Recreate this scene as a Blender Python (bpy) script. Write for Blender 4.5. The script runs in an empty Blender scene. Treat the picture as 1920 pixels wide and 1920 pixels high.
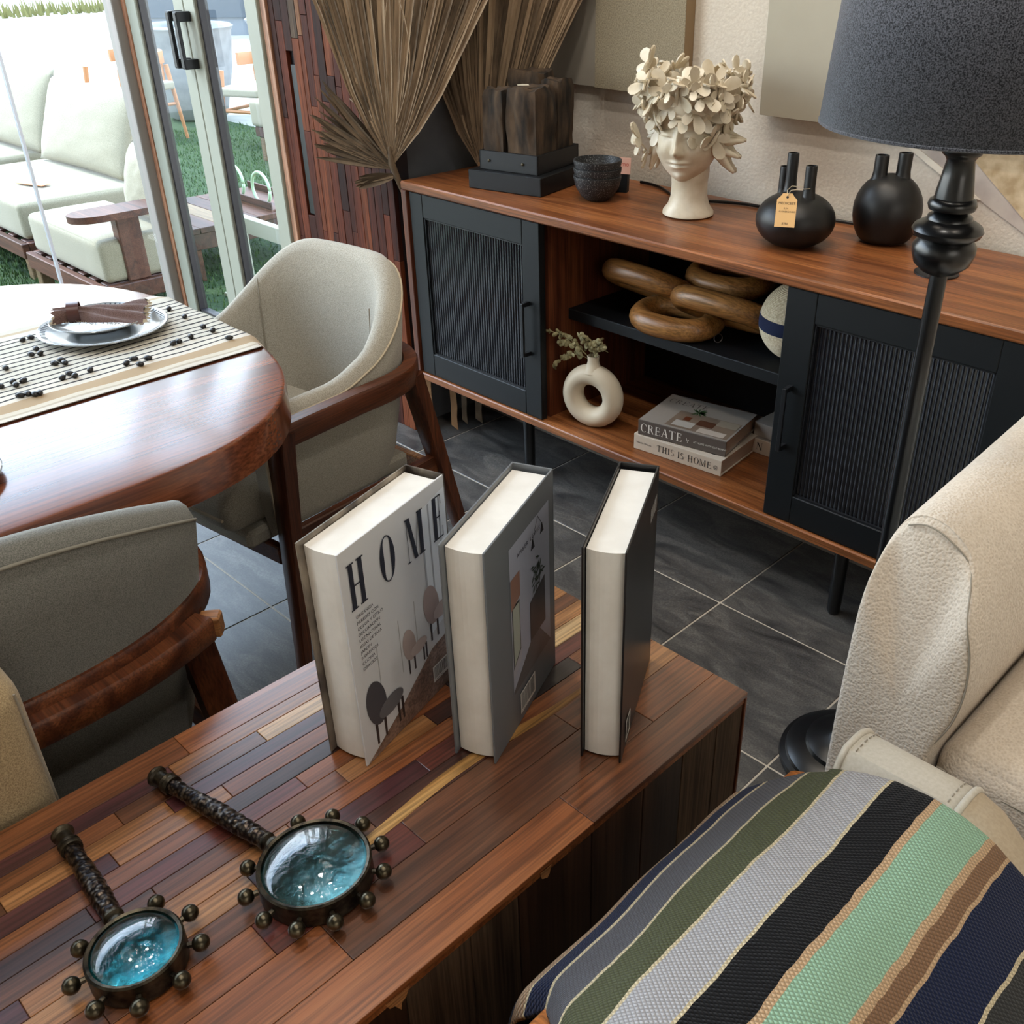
import bpy, bmesh, math, random
from math import sin, cos, pi, radians, sqrt, atan2
from mathutils import Vector, Matrix, noise
random.seed(7)
SC = bpy.context.scene
COL = SC.collection

# ------------------------------------------------------------------ camera
cd = bpy.data.cameras.new('camera'); cam = bpy.data.objects.new('camera', cd); COL.objects.link(cam)
cd.sensor_fit = 'HORIZONTAL'; cd.sensor_width = 36.0
cd.lens = 1833.2 / 1920 * 36.0
cd.shift_x = -(1086.2 - 960) / 1920; cd.shift_y = 0.0
cd.clip_start = 0.05; cd.clip_end = 200
YAW, PIT, ROL = .751258, .534496, .002544
fw = Vector((-sin(YAW) * cos(PIT), cos(YAW) * cos(PIT), -sin(PIT)))
rt = Vector((cos(YAW), sin(YAW), 0)); up = rt.cross(fw)
rt2 = rt * cos(ROL) + up * sin(ROL); up2 = -rt * sin(ROL) + up * cos(ROL)
M = Matrix((rt2, up2, -fw)).transposed().to_4x4(); M.translation = Vector((0, 0, 1.5))
cam.matrix_world = M
SC.camera = cam

# ------------------------------------------------------------------ world and light
w = bpy.data.worlds.new('sky'); SC.world = w; w.use_nodes = True
wn = w.node_tree.nodes; wl = w.node_tree.links
bg = wn['Background']
tc = wn.new('ShaderNodeTexCoord'); sx = wn.new('ShaderNodeSeparateXYZ'); cr = wn.new('ShaderNodeValToRGB')
wl.new(tc.outputs['Generated'], sx.inputs[0]); wl.new(sx.outputs['Z'], cr.inputs[0])
cr.color_ramp.elements[0].position = 0.0; cr.color_ramp.elements[0].color = (0.95, 0.94, 0.91, 1)
cr.color_ramp.elements[1].position = 0.6; cr.color_ramp.elements[1].color = (0.50, 0.68, 0.95, 1)
wl.new(cr.outputs[0], bg.inputs[0]); bg.inputs[1].default_value = 6.2

def sun(name, energy, angle, d, color):
    l = bpy.data.lights.new(name, 'SUN'); l.energy = energy; l.angle = angle; l.color = color
    o = bpy.data.objects.new(name, l); COL.objects.link(o)
    o.rotation_euler = Vector(d).to_track_quat('-Z', 'Y').to_euler(); return o
sun('sun', 3.5, radians(1.5), (0.42, 0.15, -1.0), (1.0, 0.94, 0.84))

def area(name, loc, d, sx_, sy_, power, color):
    l = bpy.data.lights.new(name, 'AREA'); l.shape = 'RECTANGLE'; l.size = sx_; l.size_y = sy_
    l.energy = power; l.color = color
    o = bpy.data.objects.new(name, l); COL.objects.link(o); o.location = loc
    o.rotation_euler = Vector(d).to_track_quat('-Z', 'Y').to_euler(); return o
# daylight entering by the shop windows: upper part of the glazed sides, and the window behind the photographer
area('window_light_left', (-3.98, 0.3, 2.2), (1, 0.0, -0.45), 2.6, 1.3, 27, (0.84, 0.92, 1.0))
area('window_light_doors', (-3.6, 1.78, 2.2), (0.25, -1, -0.5), 0.9, 1.2, 8, (0.84, 0.92, 1.0))
area('window_light_right', (2.7, -0.4, 2.0), (-1, 0.65, -0.35), 2.0, 1.6, 19, (1.0, 0.94, 0.86))
# ceiling fixtures of the shop: a soft panel over the seating area and warm wall washers
for k_, (dx_, dy_) in enumerate(((-1.6, .9), (-.7, .9), (.3, .9), (-1.6, -.1), (-.7, -.1), (.3, -.1))):
    l = bpy.data.lights.new('downlight', 'AREA'); l.shape = 'DISK'; l.size = .16; l.energy = 8.5; l.color = (1.0, .94, .86)
    o = bpy.data.objects.new('downlight', l); COL.objects.link(o); o.location = (dx_, dy_, 3.46)
for sxp, syp, pw in ((-1.55, 1.75, 46), (-0.75, 1.75, 30), (0.1, 1.5, 40), (-2.2, 1.6, 34)):
    l = bpy.data.lights.new('ceiling_spot', 'SPOT'); l.energy = pw; l.spot_size = radians(70); l.spot_blend = .9
    l.color = (1.0, 0.87, 0.72); l.shadow_soft_size = .06
    o = bpy.data.objects.new('ceiling_spot', l); COL.objects.link(o); o.location = (sxp, syp, 3.42)
    o.rotation_euler = Vector((.05, .30, -1)).to_track_quat('-Z', 'Y').to_euler()

vs = SC.view_settings
SC.display_settings.display_device = 'sRGB'
vs.view_transform = 'Standard'; vs.look = 'None'; vs.gamma = 1.0; vs.exposure = 0.15; vs.use_curve_mapping = False
SC.cycles.max_bounces = 10; SC.cycles.transparent_max_bounces = 16
SC.cycles.caustics_reflective = False; SC.cycles.caustics_refractive = False
SC.cycles.sample_clamp_indirect = 6.0

# ------------------------------------------------------------------ materials
def lin(c):
    def f(v):
        v /= 255.0
        return v / 12.92 if v <= .04045 else ((v + .055) / 1.055) ** 2.4
    return (f(c[0]), f(c[1]), f(c[2]), 1)
class NT:
    def __init__(s, name):
        s.m = bpy.data.materials.new(name); s.m.use_nodes = True
        s.n = s.m.node_tree.nodes; s.l = s.m.node_tree.links
        s.b = s.n['Principled BSDF']
    def node(s, t, **k):
        n = s.n.new(t)
        for a, v in k.items():
            if hasattr(n, a): setattr(n, a, v)
            else: n.inputs[a].default_value = v
        return n
    def link(s, a, b): s.l.new(a, b)
def setp(b, **k):
    names = dict(rough='Roughness', metal='Metallic', color='Base Color', spec='Specular IOR Level', coat='Coat Weight',
                 coatr='Coat Roughness', sheen='Sheen Weight', trans='Transmission Weight', ior='IOR', alpha='Alpha', sub='Subsurface Weight')
    for a, v in k.items(): b.inputs[names[a]].default_value = v
def coords(t, scale=(1, 1, 1), rnd=True, kind='Object'):
    c = t.node('ShaderNodeTexCoord'); mp = t.node('ShaderNodeMapping'); mp.inputs['Scale'].default_value = scale
    t.link(c.outputs[kind], mp.inputs['Vector'])
    if rnd:
        oi = t.node('ShaderNodeObjectInfo'); mu = t.node('ShaderNodeMath', operation='MULTIPLY'); mu.inputs[1].default_value = 37.0
        t.link(oi.outputs['Random'], mu.inputs[0]); t.link(mu.outputs[0], mp.inputs['Location'])
    return mp.outputs[0]
def bump(t, h, strength, dist=.002):
    b = t.node('ShaderNodeBump'); b.inputs['Strength'].default_value = strength; b.inputs['Distance'].default_value = dist
    t.link(h, b.inputs['Height']); t.link(b.outputs[0], t.b.inputs['Normal']); return b
def plain(name, c, rough=.5, metal=0, **k):
    t = NT(name); setp(t.b, color=lin(c), rough=rough, metal=metal, **k); return t.m
def ramp(t, src, stops, interp='LINEAR'):
    r = t.node('ShaderNodeValToRGB'); r.color_ramp.interpolation = interp
    e = r.color_ramp.elements
    e.remove(e[1]); e[0].position = stops[0][0]; e[0].color = lin(stops[0][1])
    for p, c in stops[1:]: e.new(min(1.0, p)).color = lin(c)
    t.link(src, r.inputs[0]); return r
def wood(name, dark, mid, light, axis=0, rough=.35, scale=1.0, bmp=.25, spec=.5, rnd=True):
    t = NT(name)
    s = [26 * scale] * 3; s[axis] = 1.6 * scale
    v = coords(t, s, rnd)
    n1 = t.node('ShaderNodeTexNoise'); n1.inputs['Scale'].default_value = .9; n1.inputs['Detail'].default_value = 6; n1.inputs['Distortion'].default_value = .9
    t.link(v, n1.inputs['Vector'])
    r = ramp(t, n1.outputs[0], [(.28, dark), (.5, mid), (.72, light)])
    s2 = [300 * scale] * 3; s2[axis] = 7 * scale
    v2 = coords(t, s2, rnd)
    n2 = t.node('ShaderNodeTexNoise'); n2.inputs['Scale'].default_value = 1.0; n2.inputs['Detail'].default_value = 3
    t.link(v2, n2.inputs['Vector'])
    r2 = ramp(t, n2.outputs[0], [(.35, (150, 150, 150)), (.62, (255, 255, 255))])
    mx = t.node('ShaderNodeMix', data_type='RGBA', blend_type='MULTIPLY'); mx.inputs[0].default_value = .75
    t.link(r.outputs[0], mx.inputs[6]); t.link(r2.outputs[0], mx.inputs[7]); t.link(mx.outputs[2], t.b.inputs['Base Color'])
    setp(t.b, rough=rough, spec=spec)
    bump(t, n2.outputs[0], bmp, .0008)
    return t.m
def fabric(name, c1, c2, scale=900, rough=.95, bmp=.5, stretch=(1, 1, 1), bd=.001):
    t = NT(name); v = coords(t, stretch, False)
    vo = t.node('ShaderNodeTexNoise'); vo.inputs['Scale'].default_value = scale * .4; vo.inputs['Detail'].default_value = 2
    t.link(v, vo.inputs['Vector'])
    r = ramp(t, vo.outputs[0], [(.36, c1), (.62, c2)])
    n = t.node('ShaderNodeTexNoise'); n.inputs['Scale'].default_value = 9; n.inputs['Detail'].default_value = 3
    t.link(v, n.inputs['Vector'])
    t.link(r.outputs[0], t.b.inputs['Base Color']); setp(t.b, rough=rough, sheen=.25, spec=.2)
    bump(t, vo.outputs[0], bmp, bd); return t.m
def bouclem(name, c1, c2):
    t = NT(name); v = coords(t, (1, 1, 1), False)
    vo = t.node('ShaderNodeTexVoronoi'); vo.inputs['Scale'].default_value = 230
    t.link(v, vo.inputs['Vector'])
    n = t.node('ShaderNodeTexNoise'); n.inputs['Scale'].default_value = 150; t.link(v, n.inputs['Vector'])
    r = ramp(t, vo.outputs['Distance'], [(.1, c2), (.75, c1)])
    t.link(r.outputs[0], t.b.inputs['Base Color']); setp(t.b, rough=.95, sheen=.3, spec=.2)
    ad = t.node('ShaderNodeMath', operation='SUBTRACT'); t.link(n.outputs[0], ad.inputs[0]); t.link(vo.outputs['Distance'], ad.inputs[1])
    bump(t, ad.outputs[0], .7, .0016); return t.m
def noisy(name, c1, c2, scale, rough=.8, bmp=.3, bd=.002, lo=.35, hi=.65, rnd=False, metal=0, spec=.5, detail=5, kind='Object', sc3=(1, 1, 1)):
    t = NT(name); v = coords(t, sc3, rnd, kind)
    n = t.node('ShaderNodeTexNoise'); n.inputs['Scale'].default_value = scale; n.inputs['Detail'].default_value = detail
    t.link(v, n.inputs['Vector']); r = ramp(t, n.outputs[0], [(lo, c1), (hi, c2)])
    t.link(r.outputs[0], t.b.inputs['Base Color']); setp(t.b, rough=rough, metal=metal, spec=spec)
    if bmp: bump(t, n.outputs[0], bmp, bd)
    return t.m
def glassm(name, tint=(1, 1, 1), refl=1.0, fres=1.45):
    t = NT(name); t.n.remove(t.b)
    tr = t.node('ShaderNodeBsdfTransparent'); tr.inputs[0].default_value = (*tint, 1)
    gl = t.node('ShaderNodeBsdfGlossy'); gl.inputs['Roughness'].default_value = .01; gl.inputs[0].default_value = (refl, refl, refl, 1)
    fr = t.node('ShaderNodeFresnel'); fr.inputs[0].default_value = fres
    ge = t.node('ShaderNodeNewGeometry'); iv = t.node('ShaderNodeMath', operation='SUBTRACT'); iv.inputs[0].default_value = 1.0; t.link(ge.outputs['Backfacing'], iv.inputs[1])
    ml = t.node('ShaderNodeMath', operation='MULTIPLY'); t.link(fr.outputs[0], ml.inputs[0]); t.link(iv.outputs[0], ml.inputs[1])
    mx = t.node('ShaderNodeMixShader'); t.link(ml.outputs[0], mx.inputs[0]); t.link(tr.outputs[0], mx.inputs[1]); t.link(gl.outputs[0], mx.inputs[2])
    t.link(mx.outputs[0], t.n['Material Output'].inputs[0]); return t.m

m_black = plain('black_metal', (14, 16, 20), .42, 0, spec=.5)
m_satin = plain('satin_black', (9, 10, 12), .28, 0, spec=.6)
m_matteblack = plain('matte_black_ceramic', (16, 16, 17), .42, 0, spec=.45)
m_doorblk = plain('sideboard_black', (9, 13, 16), .5, 0, spec=.35)
m_shelfblk = plain('shelf_black', (10, 13, 17), .5, 0, spec=.4)
m_alu = plain('cream_frame', (158, 160, 146), .5)
m_gasket = plain('dark_gasket', (38, 34, 38), .5)
m_white = plain('white_page', (238, 234, 226), .7)
m_glass = glassm('clear_glass', (.97, .99, .98), 1.0, 1.35)
m_wall = noisy('plaster', (206, 196, 182), (214, 205, 191), 110, .9, .5, .004)
m_wallgrey = noisy('grey_paint', (96, 100, 106), (110, 112, 116), 8, .8, .1)
m_ceil = plain('ceiling_paint', (120, 114, 106), .9)
m_teak = wood('teak', (98, 52, 27), (142, 84, 45), (170, 108, 62), 0, .36, 1.0, .05)
m_teakY = wood('teak_y', (92, 46, 27), (128, 68, 40), (152, 88, 55), 1, .24, .6, .02, .8)
m_teakZ = wood('teak_z', (66, 30, 18), (104, 54, 32), (130, 74, 44), 2, .4)
m_walnutZ = wood('walnut_z', (40, 26, 18), (66, 44, 30), (88, 60, 42), 2, .4, .7)
m_chairwood = wood('chair_wood', (58, 28, 18), (92, 48, 28), (122, 70, 42), 2, .35)
m_chairwoodY = wood('chair_wood_y', (62, 30, 18), (98, 52, 30), (132, 78, 46), 1, .35)
m_chairlight = wood('chair_wood_light', (150, 96, 54), (176, 120, 72), (196, 142, 92), 1, .45)
m_outwood = wood('outdoor_wood', (66, 38, 27), (96, 57, 41), (112, 71, 52), 0, .5)
m_outwood2 = wood('outdoor_wood_dark', (56, 31, 27), (76, 44, 37), (92, 57, 46), 0, .5)
m_outwood3 = wood('outdoor_wood_pale', (108, 84, 57), (126, 101, 70), (132, 111, 80), 0, .5)
m_orangewood = wood('honey_wood', (150, 88, 40), (184, 112, 54), (200, 130, 70), 0, .35)
m_sand = wood('link_wood', (128, 82, 40), (170, 116, 62), (190, 138, 82), 0, .35, .8, .1)
m_chairfab = fabric('oat_fabric', (150, 145, 132), (188, 182, 168), 1500)
m_chairfab2 = fabric('grey_fabric_shaded', (96, 96, 90), (128, 127, 120), 1700)  # grey-green weave, with the shade on this chair darkened into its colour
m_beigefab = fabric('beige_weave', (146, 126, 94), (184, 162, 124), 1500, bmp=.8)
m_piping = plain('piping', (196, 182, 156), .9)
m_piping2 = plain('piping_grey', (132, 128, 116), .9)
m_boucle = bouclem('boucle', (212, 200, 184), (196, 182, 164))
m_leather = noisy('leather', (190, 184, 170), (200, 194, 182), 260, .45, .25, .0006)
m_leathershaded = noisy('leather_shaded_side', (168, 152, 128), (178, 162, 138), 260, .5, .25, .0006)  # darker leather: shade of the side turned from the light, put into colour
m_stitch = plain('stitch', (150, 142, 128), .8)
m_shade = fabric('shade_fabric', (26, 28, 34), (92, 94, 102), 1300, bmp=.6)
m_cushion = fabric('outdoor_fabric', (134, 128, 108), (160, 154, 134), 900, bmp=.4)
m_bust = noisy('bust_ceramic', (196, 182, 156), (226, 216, 196), 16, .42, .25, .002)
m_log = noisy('old_log', (26, 20, 15), (84, 66, 48), 30, .95, .9, .008, sc3=(1, 1, .28), detail=8)
m_login = noisy('old_log_inner', (30, 18, 12), (78, 44, 26), 26, .95, .9, .006, sc3=(1, 1, .3))
m_palm = noisy('dried_palm', (122, 102, 80), (168, 144, 116), 14, .8, .1, rnd=True, sc3=(1, 1, .3))
m_palm2 = noisy('dried_palm_dark', (84, 70, 54), (124, 104, 82), 14, .85, .1, rnd=True)
m_palmstem = noisy('palm_stem', (150, 112, 76), (176, 136, 98), 20, .7, .1)
m_bowl = noisy('speckled_bowl', (20, 21, 23), (120, 122, 124), 360, .5, .3, .0006, .56, .66)
m_vasewhite = plain('cream_ceramic', (216, 202, 178), .5)
m_twig = noisy('eucalyptus', (110, 100, 66), (170, 160, 118), 40, .8, 0)
m_iron = noisy('aged_iron', (34, 31, 27), (84, 76, 62), 90, .38, .5, .0008, metal=.85)
m_ironball = noisy('aged_iron_bead', (44, 40, 32), (96, 88, 70), 60, .3, .15, .0004, metal=.9)
m_plate = plain('plate_glaze', (150, 155, 156), .12, spec=.7)
m_platedk = plain('plate_mark', (40, 40, 52), .3)
m_napkin = fabric('mauve_linen', (98, 74, 68), (118, 94, 87), 1200, bmp=.5)
m_ring = plain('leather_ring', (84, 50, 44), .35)
m_bead = plain('black_bean', (22, 20, 22), .4)
m_pot = noisy('white_pot', (122, 126, 130), (142, 146, 150), 8, .6, .1)
m_tag = plain('kraft_tag', (206, 166, 112), .8)
m_ink = plain('ink', (40, 36, 34), .8)
m_navyink = plain('navy_ink', (34, 36, 48), .6)
m_pinktag = plain('pink_card', (222, 176, 160), .8)
m_redink = plain('red_ink', (196, 96, 80), .8)
m_orangetag = plain('orange_tag', (224, 150, 108), .8)
m_string = plain('string', (190, 176, 150), .9)
m_yellow = plain('orange_paint', (226, 158, 60), .6)
m_soil = plain('pot_soil', (128, 112, 100), .9)
m_green = plain('plant_green', (52, 84, 44), .7)
m_greenglass = plain('green_glass', (170, 206, 170), .2)

# ------------------------------------------------------------------ mesh helpers
class MB:
    def __init__(s): s.v = []; s.f = []; s.uv = None
    def add(s, vs, fs):
        o = len(s.v); s.v += [tuple(p) for p in vs]; s.f += [tuple(i + o for i in f) for f in fs]; return s
    def box(s, x0, y0, z0, x1, y1, z1, b=0.0, M=None):
        if b <= 0:
            vs = [(x, y, z) for z in (z0, z1) for y in (y0, y1) for x in (x0, x1)]
            fs = [(0, 2, 3, 1), (4, 5, 7, 6), (0, 1, 5, 4), (2, 6, 7, 3), (0, 4, 6, 2), (1, 3, 7, 5)]
        else:
            b = min(b, abs(x1 - x0) * .49, abs(y1 - y0) * .49, abs(z1 - z0) * .49)
            vs = []; X = (x0, x1); Y = (y0, y1); Z = (z0, z1); idx = {}
            for i in (0, 1):
                for j in (0, 1):
                    for k in (0, 1):
                        px, py, pz = X[i], Y[j], Z[k]; sx, sy, sz = 1 - 2 * i, 1 - 2 * j, 1 - 2 * k
                        idx[(i, j, k, 0)] = len(vs); vs.append((px, py + sy * b, pz + sz * b))
                        idx[(i, j, k, 1)] = len(vs); vs.append((px + sx * b, py, pz + sz * b))
                        idx[(i, j, k, 2)] = len(vs); vs.append((px + sx * b, py + sy * b, pz))
            fs = []
            for i in (0, 1):
                q = [idx[(i, 0, 0, 0)], idx[(i, 1, 0, 0)], idx[(i, 1, 1, 0)], idx[(i, 0, 1, 0)]]; fs.append(q if i else q[::-1])
                q = [idx[(0, i, 0, 1)], idx[(1, i, 0, 1)], idx[(1, i, 1, 1)], idx[(0, i, 1, 1)]]; fs.append(q[::-1] if i else q)
                q = [idx[(0, 0, i, 2)], idx[(1, 0, i, 2)], idx[(1, 1, i, 2)], idx[(0, 1, i, 2)]]; fs.append(q if i else q[::-1])
            for i in (0, 1):
                for j in (0, 1):
                    fs.append([idx[(i, j, 0, 0)], idx[(i, j, 1, 0)], idx[(i, j, 1, 1)], idx[(i, j, 0, 1)]])
                    fs.append([idx[(i, 0, j, 0)], idx[(i, 1, j, 0)], idx[(i, 1, j, 2)], idx[(i, 0, j, 2)]])
                    fs.append([idx[(0, i, j, 1)], idx[(1, i, j, 1)], idx[(1, i, j, 2)], idx[(0, i, j, 2)]])
                    for k in (0, 1): fs.append([idx[(i, j, k, 0)], idx[(i, j, k, 1)], idx[(i, j, k, 2)]])
        if M: vs = [tuple(M @ Vector(p)) for p in vs]
        return s.add(vs, fs)
    def grid(s, pts, closed_u=False, closed_v=False):   # pts[i][j]
        n = len(pts); m = len(pts[0]); o = len(s.v)
        for row in pts: s.v += [tuple(p) for p in row]
        for i in range(n if closed_u else n - 1):
            for j in range(m if closed_v else m - 1):
                a = i * m + j; b = i * m + (j + 1) % m; c = ((i + 1) % n) * m + (j + 1) % m; d = ((i + 1) % n) * m + j
                s.f.append((o + a, o + b, o + c, o + d))
        return s
    def lathe(s, prof, n=32, c=(0, 0, 0), cap=True):
        pts = [[(c[0] + r * cos(2 * pi * k / n), c[1] + r * sin(2 * pi * k / n), c[2] + z) for k in range(n)] for r, z in prof]
        o = len(s.v); s.grid(pts, False, True)
        if cap:
            s.f.append(tuple(o + k for k in range(n))[::-1]); s.f.append(tuple(o + (len(prof) - 1) * n + k for k in range(n)))
        return s
    def tube(s, path, r, n=8, cap=True, sq=None):
        P = [Vector(p) for p in path]; rings = []
        nrm = None
        for i, p in enumerate(P):
            t = (P[min(i + 1, len(P) - 1)] - P[max(i - 1, 0)]).normalized()
            if nrm is None:
                a = Vector((0, 0, 1)) if abs(t.z) < .9 else Vector((1, 0, 0)); nrm = (a - t * a.dot(t)).normalized()
            else:
                nrm = nrm - t * nrm.dot(t); nrm.normalize()
            bn = t.cross(nrm); rr = r[i] if isinstance(r, (list, tuple)) else r
            if sq:
                w2, h2 = sq; k = rr if isinstance(r, (list, tuple)) else 1
                ring = [p + nrm * (h2 * a_) * k + bn * (w2 * b_) * k for a_, b_ in ((1, .8), (.8, 1), (-.8, 1), (-1, .8), (-1, -.8), (-.8, -1), (.8, -1), (1, -.8))]
            else:
                ring = [p + nrm * rr * cos(2 * pi * k / n) + bn * rr * sin(2 * pi * k / n) for k in range(n)]
            rings.append(ring)
        m = len(rings[0]); o = len(s.v); s.grid(rings, False, True)
        if cap:
            s.f.append(tuple(o + k for k in range(m))[::-1]); s.f.append(tuple(o + (len(P) - 1) * m + k for k in range(m)))
        return s
    def prism(s, poly, z0, z1, M=None):
        n = len(poly); vs = [(x, y, z0) for x, y in poly] + [(x, y, z1) for x, y in poly]
        fs = [tuple(range(n))[::-1], tuple(range(n, 2 * n))] + [(i, (i + 1) % n, n + (i + 1) % n, n + i) for i in range(n)]
        if M: vs = [tuple(M @ Vector(p)) for p in vs]
        return s.add(vs, fs)
    def sphere(s, c, r, n=12, m=8, sc=(1, 1, 1)):
        pts = []
        for i in range(m + 1):
            a = pi * i / m
            pts.append([(c[0] + sc[0] * r * sin(a) * cos(2 * pi * k / n), c[1] + sc[1] * r * sin(a) * sin(2 * pi * k / n), c[2] + sc[2] * r * cos(a)) for k in range(n)])
        return s.grid(pts, False, True)
    def xf(s, M): s.v = [tuple(M @ Vector(p)) for p in s.v]; return s
def mesh(name, mb, mat, smooth=None, uvs=None):
    me = bpy.data.meshes.new(name); me.from_pydata(mb.v, [], mb.f); me.materials.append(mat)
    bm = bmesh.new(); bm.from_mesh(me); bmesh.ops.recalc_face_normals(bm, faces=bm.faces[:]); bm.to_mesh(me); bm.free()
    if uvs:
        ul = me.uv_layers.new(name='UVMap')
        for lp in me.loops: ul.data[lp.index].uv = uvs[lp.vertex_index]
    if smooth:
        me.polygons.foreach_set('use_smooth', [True] * len(me.polygons))
        if smooth < 179: me.set_sharp_from_angle(angle=radians(smooth))
    me.update(); return me
def tag(o, label=None, cat=None, group=None, kind=None):
    if label: o['label'] = label
    if cat: o['category'] = cat
    if group: o['group'] = group
    if kind: o['kind'] = kind
    return o
def obj(name, mb, mat, parent=None, smooth=None, uvs=None, label=None, kind=None, loc=None, rot=None, sub=0, data=None):
    o = bpy.data.objects.new(name, data or mesh(name, mb, mat, smooth, uvs)); COL.objects.link(o)
    if parent: o.parent = parent
    if loc: o.location = loc
    if rot: o.rotation_euler = rot
    if label: o['label'] = label
    if kind: o['kind'] = kind
    if sub:
        md = o.modifiers.new('sub', 'SUBSURF'); md.levels = sub; md.render_levels = sub
    return o
def struct(name, mb, mat, parent=None, **k):
    o = obj(name, mb, mat, parent, **k)
    if not parent: o['kind'] = 'structure'
    return o
def thing(name, label, cat, loc=(0, 0, 0), rz=0, group=None, kind=None):
    o = bpy.data.objects.new(name, None); COL.objects.link(o); o.location = loc; o.rotation_euler = (0, 0, rz)
    o.empty_display_size = .05
    if kind: o['kind'] = kind
    return tag(o, label, cat, group)
def dup(root, loc, rz, label):
    r = root.copy(); COL.objects.link(r); r.location = loc; r.rotation_euler = (0, 0, rz); r['label'] = label
    for ch in list(root.children):
        c = ch.copy(); COL.objects.link(c); c.parent = r
        for g in list(ch.children):
            d = g.copy(); COL.objects.link(d); d.parent = c
    return r
def rbox(x0, y0, z0, x1, y1, z1, r=.03, n=5, puff=0.0):
    """rounded, slightly puffed box as a superellipsoid grid"""
    mb = MB(); cx, cy, cz = (x0 + x1) / 2, (y0 + y1) / 2, (z0 + z1) / 2; hx, hy, hz = (x1 - x0) / 2, (y1 - y0) / 2, (z1 - z0) / 2
    # cube-sphere
    N = 2 * n + 8
    def ax(h):
        r_ = min(r, h * .98); t = []
        for i in range(n + 1): t.append(-h + r_ * (1 - cos(pi / 2 * i / n)))
        k = 6
        for i in range(1, k): t.append(-h + r_ + (2 * h - 2 * r_) * i / k)
        for i in range(n, -1, -1): t.append(h - r_ * (1 - cos(pi / 2 * i / n)))
        return t
    T = [ax(hx), ax(hy), ax(hz)]; H = (hx, hy, hz); R_ = [min(r, h * .98) for h in H]; rr = min(R_)
    def fix(p):
        q = []
        c = [max(-H[i] + rr, min(H[i] - rr, p[i])) for i in range(3)]
        d = Vector([p[i] - c[i] for i in range(3)])
        if d.length > 1e-9: d = d.normalized() * rr
        q = Vector(c) + d
        if puff:
            fx = 1 - (p[0] / H[0]) ** 2; fy = 1 - (p[1] / H[1]) ** 2
            q.z += puff * (1 if p[2] > 0 else -.3) * max(0, fx) ** .6 * max(0, fy) ** .6 * (abs(p[2]) / H[2])
        return (q.x + cx, q.y + cy, q.z + cz)
    for a in range(3):
        b, c = (a + 1) % 3, (a + 2) % 3
        for sgn in (-1, 1):
            rows = []
            for u in T[b]:
                row = []
                for v in T[c]:
                    p = [0, 0, 0]; p[a] = sgn * H[a]; p[b] = u; p[c] = v; row.append(fix(p))
                rows.append(row)
            mb.grid(rows)
    return mb
def weld(me, d=1e-5):
    bm = bmesh.new(); bm.from_mesh(me); bmesh.ops.remove_doubles(bm, verts=bm.verts[:], dist=d); bmesh.ops.recalc_face_normals(bm, faces=bm.faces[:])
    bm.to_mesh(me); bm.free(); me.polygons.foreach_set('use_smooth', [True] * len(me.polygons)); return me
def soft(name, mb, mat, parent=None, **k):
    me = mesh(name, mb, mat); weld(me); return obj(name, None, mat, parent, data=me, **k)

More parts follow.
